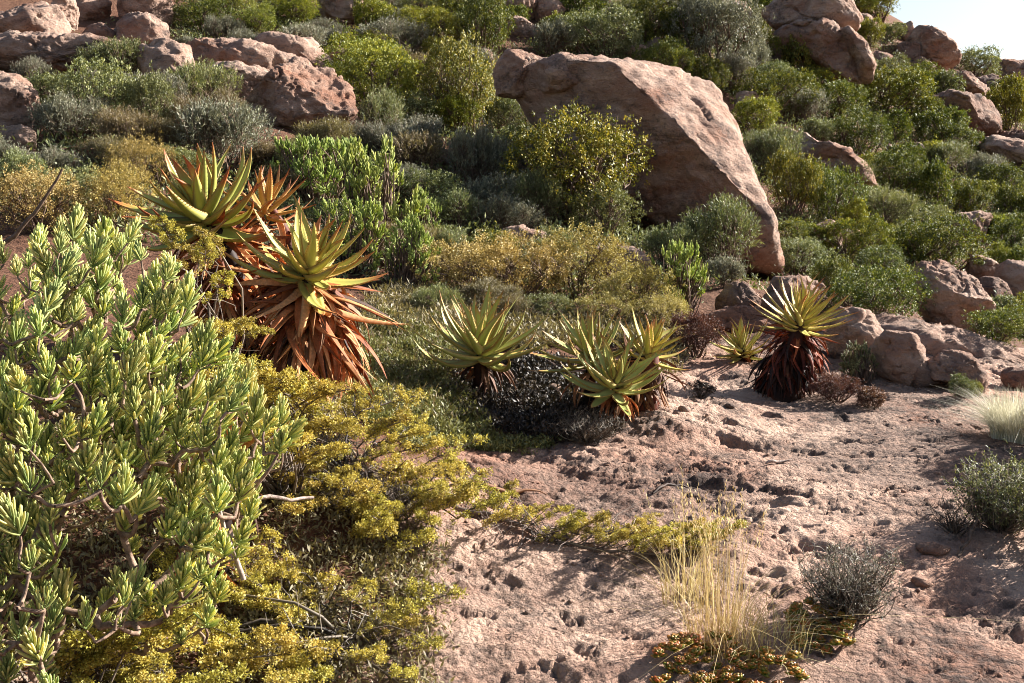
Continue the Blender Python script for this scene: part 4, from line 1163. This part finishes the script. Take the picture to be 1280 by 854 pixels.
def twiggy(label, px, py, d, w, h, n, seed, leafmat_, nleaf, twigmat='twig', ll=.012):
    r2 = np.random.RandomState(seed); b = onground(px, d, py)
    root = empty('shrub', b, label, 'shrub', 'small shrubs on the slab')
    br, fo = Acc(), Acc(); tips = []
    for k in range(n):
        az = r2.uniform(0, 6.283); rr = math.sqrt(r2.rand()) * .5
        tip = np.array([w * rr * math.cos(az), w * rr * math.sin(az), h * r2.uniform(.45, 1.0) * math.sqrt(max(.1, 1 - (1.6 * rr) ** 2 * .7))])
        path = bend((r2.normal() * .03 * w, r2.normal() * .03 * w, -.02), tip, r2, .10, 6)
        tube(br, path, np.linspace(.0035, .0009, 6), 3, r2.rand())
        for q in range(4):
            s = path[r2.randint(2, 6)]; e = s + unit(r2.normal(size=3) + [0, 0, .9]) * r2.uniform(.03, .09)
            tube(br, bend(s, e, r2, .12, 3), [.0014, .001, .0006], 3, r2.rand()); tips.append((s, e))
    idx = r2.randint(0, len(tips), nleaf); t = r2.rand(nleaf, 1)
    S_ = np.array([tips[i][0] for i in idx]); E_ = np.array([tips[i][1] for i in idx])
    leafquads(fo, S_ + (E_ - S_) * t, (E_ - S_) * 8 + r2.normal(size=(nleaf, 3)) * .6, ll * r2.uniform(.6, 1.4, nleaf), ll * .32, r2)
    link('branches', br.mesh('branches'), M[twigmat], root); link('foliage', fo.mesh('foliage'), M[leafmat_], root)
twiggy('bare twiggy grey shrub beside the golden grass tuft', 1062, 792, 4.45, .40, .29, 230, 51, 'grey', 4200, ll=.011)
twiggy('dense dark green little shrub at the right edge of the slab', 1252, 664, 5.3, .44, .34, 240, 52, 'sage', 11000, ll=.016)
twiggy('thin bare twigs left of the dark green little shrub', 1192, 668, 5.25, .26, .16, 40, 53, 'drygrey', 100)
twiggy('low grey dead twigs under the middle aloe clump', 735, 548, 6.7, .46, .14, 150, 54, 'black', 1500)
twiggy('grey twig tangle in the shade of the mustard shrub', 470, 700, 5.0, .45, .18, 120, 55, 'black', 300)

# withered mats under the aloes
def mat_patch(name, label, cat, poly, n, ll, lw, mat, seed, zmax=.06, m=9, kind=None, clr=.02, norock=False):
    r2 = np.random.RandomState(seed)
    pg = np.array([G0(*p_)[:2] for p_ in poly])
    lo, hi = pg.min(0), pg.max(0); C = []
    while len(C) < n:
        c = r2.uniform(lo, hi, (4000, 2))
        sd_ = polysd(c, pg) + .12 * fbm(np.c_[c * 2.5, np.zeros(len(c))], 3)
        c = c[(sd_ > 0) & (r2.rand(len(c)) < .35 + .65 * sstep(-.2, .3, fbm(np.c_[c * 5, np.zeros(len(c))] + 8, 2)))]
        if norock and len(c):
            zc = hbase(c); f_ = c[:, 1] * cp - (zc - CAMZ) * sp
            pp = np.c_[CX + FPX * c[:, 0] / f_, CY - FPX * (c[:, 1] * sp + (zc + .12 - CAMZ) * cp) / f_]
            ok = np.ones(len(c), bool)
            for rr in ROCKS: ok &= polysd(pp, rr[1]) < -1
            c = c[ok]
        C += list(c)
    C = np.array(C[:n])
    zc = hbase(C) + relief(C) + r2.rand(n) ** 1.3 * zmax * (.4 + .6 * sstep(-.3, .4, fbm(np.c_[C * 3.5, np.zeros(n)] + 3, 2)))
    C = np.c_[C, zc]
    k = n * m; ci = np.repeat(np.arange(n), m)
    a = Acc()
    dd = r2.normal(size=(k, 3)) * [.8, .8, .5] + [0, 0, .75]
    ct = np.clip(.5 + .6 * fbm(C * 4 + 11, 2) + .15 * r2.normal(size=n), 0, 1)
    leafquads(a, C[ci] + r2.normal(size=(k, 3)) * clr * [1, 1, .5], dd, ll * r2.uniform(.6, 1.4, k), lw * r2.uniform(.7, 1.3, k), r2, tint=np.clip(.55 * ct[ci] + .45 * r2.rand(k), 0, 1))
    o = link(name, a.mesh(name), M[mat])
    tag(o, label, cat, kind=kind)
    return o
mat_patch('ground_cover', 'low green succulent ground cover below the orange-skirted aloe', None, [(425,450),(470,400),(540,395),(575,440),(560,480),(600,520),(620,552),(560,556),(500,552),(440,520),(410,490)], 5200, .030, .010, 'cover', 61, .10, 9, 'stuff')
mat_patch('ground_cover', 'bright green mat along the top edge of the slab', None, [(500,555),(560,545),(640,548),(700,552),(660,560),(590,560),(520,562)], 700, .022, .009, 'cover', 62, .04, 8, 'stuff')
mat_patch('dry_litter', 'dry grey stems threaded through the green ground cover', None, [(415,440),(470,380),(560,385),(590,450),(600,520),(560,550),(440,520)], 1500, .045, .006, 'drygrey', 67, .11, 6, 'stuff', .03)
mat_patch('withered_plants', 'black withered mat under the middle aloes', None, [(550,470),(600,450),(690,450),(740,465),(770,500),(800,520),(770,545),(700,552),(630,545),(590,530)], 3600, .028, .012, 'black', 63, .09, 8, 'stuff')
mat_patch('undergrowth', 'grey dry undergrowth behind the aloes', None, [(420,430),(480,370),(560,360),(640,400),(820,410),(860,440),(830,470),(760,430),(660,440),(540,420)], 4200, .05, .012, 'drygrey', 64, .10, 7, 'stuff', .04)
mat_patch('undergrowth', 'brown and green undergrowth beneath the foreground shrubs', None, [(-200,860),(0,560),(200,470),(400,480),(440,560),(520,640),(560,700),(560,854),(500,880)], 5200, .030, .010, 'drygrey', 65, .05, 6, 'stuff', .03)
mat_patch('undergrowth', 'low grey-green scrub between the hillside bushes', None, [(-200,230),(-100,60),(100,20),(400,-20),(700,-40),(1000,20),(1150,60),(1290,140),(1600,330),(1600,420),(1300,415),(1200,400),(1000,370),(850,375),(700,380),(560,350),(480,360),(250,330)], 34000, .062, .020, 'sage', 66, .20, 6, 'stuff', .09, norock=True)

# red and green fleshy rosettes at the bottom edge
def crassula(seed):
    r2 = np.random.RandomState(seed); a = Acc()
    for k in range(16):
        az = k * 2.4; u = k / 15; el = R(15 + 60 * u)
        d = np.array([math.cos(az) * math.cos(el), math.sin(az) * math.cos(el), math.sin(el)])
        L = .036 * (1 - .4 * u); sd_ = np.array([-math.sin(az), math.cos(az), 0]); up = np.cross(d, sd_) * -1
        ts = [0, .3, .65, .9, 1.0]; ws = [.3, .8, 1, .6, .05]
        V = []
        for t, w in zip(ts, ws):
            c = d * L * t + np.array([0, 0, .006 * u]); ww = .013 * w
            V += [c - sd_ * ww, c + up * .005 * w, c + sd_ * ww, c - up * .005 * w]
        i = np.arange(4)[:, None] * 4; j = np.arange(4)[None]; kk = (j + 1) % 4
        a.add(V, np.stack([i + j, i + kk, i + 4 + kk, i + 4 + j], -1).reshape(-1, 4), np.repeat(np.clip(np.array(ts) * .75 + r2.uniform(-.1, .3), 0, 1), 4))
    return a.mesh('rosette', smooth=True)
CR = [crassula(800 + k) for k in range(4)]
def crasclump(label, poly, n, seed, d0):
    r2 = np.random.RandomState(seed); pg = np.array(poly, float)
    b = onground(pg[:, 0].mean(), d0, pg[:, 1].max())
    root = empty('succulent_clump', b, label, 'succulent', 'red-edged succulents')
    got = []
    for _ in range(6000):
        if len(got) >= n: break
        x, y = r2.uniform(pg[:, 0].min(), pg[:, 0].max()), r2.uniform(pg[:, 1].min(), pg[:, 1].max())
        if polysd(np.array([[x, y]]), pg)[0] < 0 or (got and min(math.hypot(x - p[0], y - p[1]) for p in got) < 8.5): continue
        g = G0(x, y)
        got.append((x, y))
        o = link('rosette', CR[r2.randint(4)], M['crass'], root)
        z = H(g[0], g[1]) + r2.uniform(.0, .05)
        B = basis((r2.normal() * .35, r2.normal() * .35 - .15, 1), r2.uniform(0, 6))
        o.matrix_local = Matrix.Translation(Vector((g[0] - b[0], g[1] - b[1], z - b[2]))) @ Matrix(B.tolist()).to_4x4() @ Matrix.Scale(r2.uniform(.7, 1.2), 4)
crasclump('red-edged fleshy succulent clump under the golden grass', [(815,830),(850,800),(900,800),(960,815),(1000,830),(1000,870),(820,875)], 80, 71, 4.1)
crasclump('green and red succulent patch at the foot of the twiggy grey shrub', [(985,770),(1020,765),(1065,785),(1060,812),(1000,812)], 30, 72, 4.4)

# ------------------------------------------------------------ litter on the slab
def strip(name, label, cat, pxs, width, mat, seed, lift=.012, dry=True):
    r2 = np.random.RandomState(seed)
    ps = np.array([G(*p_) for p_ in pxs]); b = ps[0].copy()
    t = np.linspace(0, 1, 12)
    k = np.linspace(0, 1, len(ps))
    c = np.stack([np.interp(t, k, ps[:, j]) for j in range(3)], 1)
    c[:, 2] = [H(x, y) for x, y in c[:, :2]]
    c[:, 2] = np.maximum(c[:, 2], np.linspace(c[0, 2], c[-1, 2], 12)) + lift + .006 * np.sin(t * 9)
    a = Acc(); tube(a, c - b, width * np.interp(t, [0, .1, .6, 1], [.5, 1, .8, .15]), 5, .5)
    o = link(name, a.mesh(name, smooth=True), M[mat], None, b)
    tag(o, label, cat)
strip('dead_leaf', 'pale curled dead aloe leaf lying beside the mustard shrub', 'dead leaf', [(590,606),(630,611),(685,612)], .014, 'dry_brown', 81)
strip('dead_leaf', 'thin reddish dead leaf on the open middle of the slab', 'dead leaf', [(816,620),(835,609),(872,600)], .009, 'dry_brown', 82)
strip('dead_leaf', 'short bleached leaf strip on the slab below the tall aloe', 'dead leaf', [(957,577),(975,575),(992,574)], .010, 'stick', 83)
strip('dead_leaf', 'bleached dead leaf at the top edge of the slab', 'dead leaf', [(588,530),(610,545),(640,556)], .014, 'dry_brown', 84)
def stick(label, pts3, r0, r1, seed, mat='stick', name='dead_stick'):
    r2 = np.random.RandomState(seed); pts3 = np.array(pts3); b = pts3[0].copy()
    t = np.linspace(0, 1, 14); k = np.linspace(0, 1, len(pts3))
    c = np.stack([np.interp(t, k, pts3[:, j]) for j in range(3)], 1) - b + r2.normal(size=(14, 3)) * .004
    a = Acc(); tube(a, c, np.linspace(r0, r1, 14), 6, .5)
    o = link(name, a.mesh(name, smooth=True), M[mat], None, b)
    tag(o, label, 'stick', 'dead sticks in the shrubs')
stick('upright grey dead stick leaning at the edge of the finger-leaved shrub', [P(306,724,3.75), P(280,665,3.75), P(263,600,3.75), P(266,520,3.8), P(268,488,3.85)], .009, .006, 91)
stick('horizontal grey dead branch beneath the yellowed aloe', [P(228,632,4.2), P(300,624,4.3), P(392,622,4.5)], .014, .006, 92)
stick('crooked dark bare branch reaching up at the left edge', [P(-30,330,5.2), P(20,290,5.2), P(48,262,5.2), P(78,212,5.2)], .013, .005, 93, 'bark')
stick('dark root end leaning on the hollow by the right little shrub', [P(1194,702,5.0), P(1210,676,5.1), P(1222,648,5.2)], .008, .006, 94, 'bark')
def chip(label, px, py, w, h, seed, mat='rock'):
    D, F = ico(2); r2 = np.random.RandomState(seed); g = G(px, py); mpp = g[1] / FPX
    V = D * np.array([w * mpp / 2, w * mpp * .4, h * mpp * .6]); V = V + D * (fbm(D * 1.6 + seed, 2) * .25 * w * mpp)[:, None] * [1, 1, .4]
    o = link('stone', mesh('stone', V, F, None, False), M[mat], None, g + [0, 0, h * mpp * .15])
    o.rotation_euler = (r2.uniform(-.15, .15), r2.uniform(-.15, .15), r2.uniform(0, 6))
    tag(o, label, 'stone', 'loose stones on the slab')
chip('flat loose stone in the hollow beside the dark little shrub', 1166, 692, 46, 14, 1)
chip('small loose stone just below the flat stone in the hollow', 1152, 730, 26, 13, 2)
chip('pale stone flake at the top of the slab near the tall aloe', 855, 521, 18, 9, 3)
chip('pale flake of stone under the middle aloes', 692, 494, 30, 22, 4)
chip('small pale stone beside the withered mat', 752, 541, 18, 12, 5)
chip('tiny pale stone left of the tall aloe', 912, 512, 16, 6, 6)
# grit on the slab: too many to count
r2 = np.random.RandomState(99); a = Acc(); D, F = ico(1)
for k in range(900):
    x, y = r2.uniform(-.6, 3.6), r2.uniform(3.9, 8.2)
    if rockmask(np.array([[x, y]]))[0] < .7: continue
    s = .004 + .012 * r2.rand() ** 3
    V = D * s * r2.uniform(.6, 1.3, 3) * [1, 1, .6] + r2.normal(size=D.shape) * s * .15
    a.add(V + [x, y, 0], F, 0.5)
V = np.concatenate(a.V); nv = len(D)
cxy = V.reshape(-1, nv, 3).mean(1)[:, :2]
V[:, 2] += np.repeat(hbase(cxy) + relief(cxy), nv) + .002
grit = link('gravel', mesh('gravel', V, np.concatenate(a.T)), M['rock'])
tag(grit, 'loose grit scattered over the rock slab', None, kind='stuff')
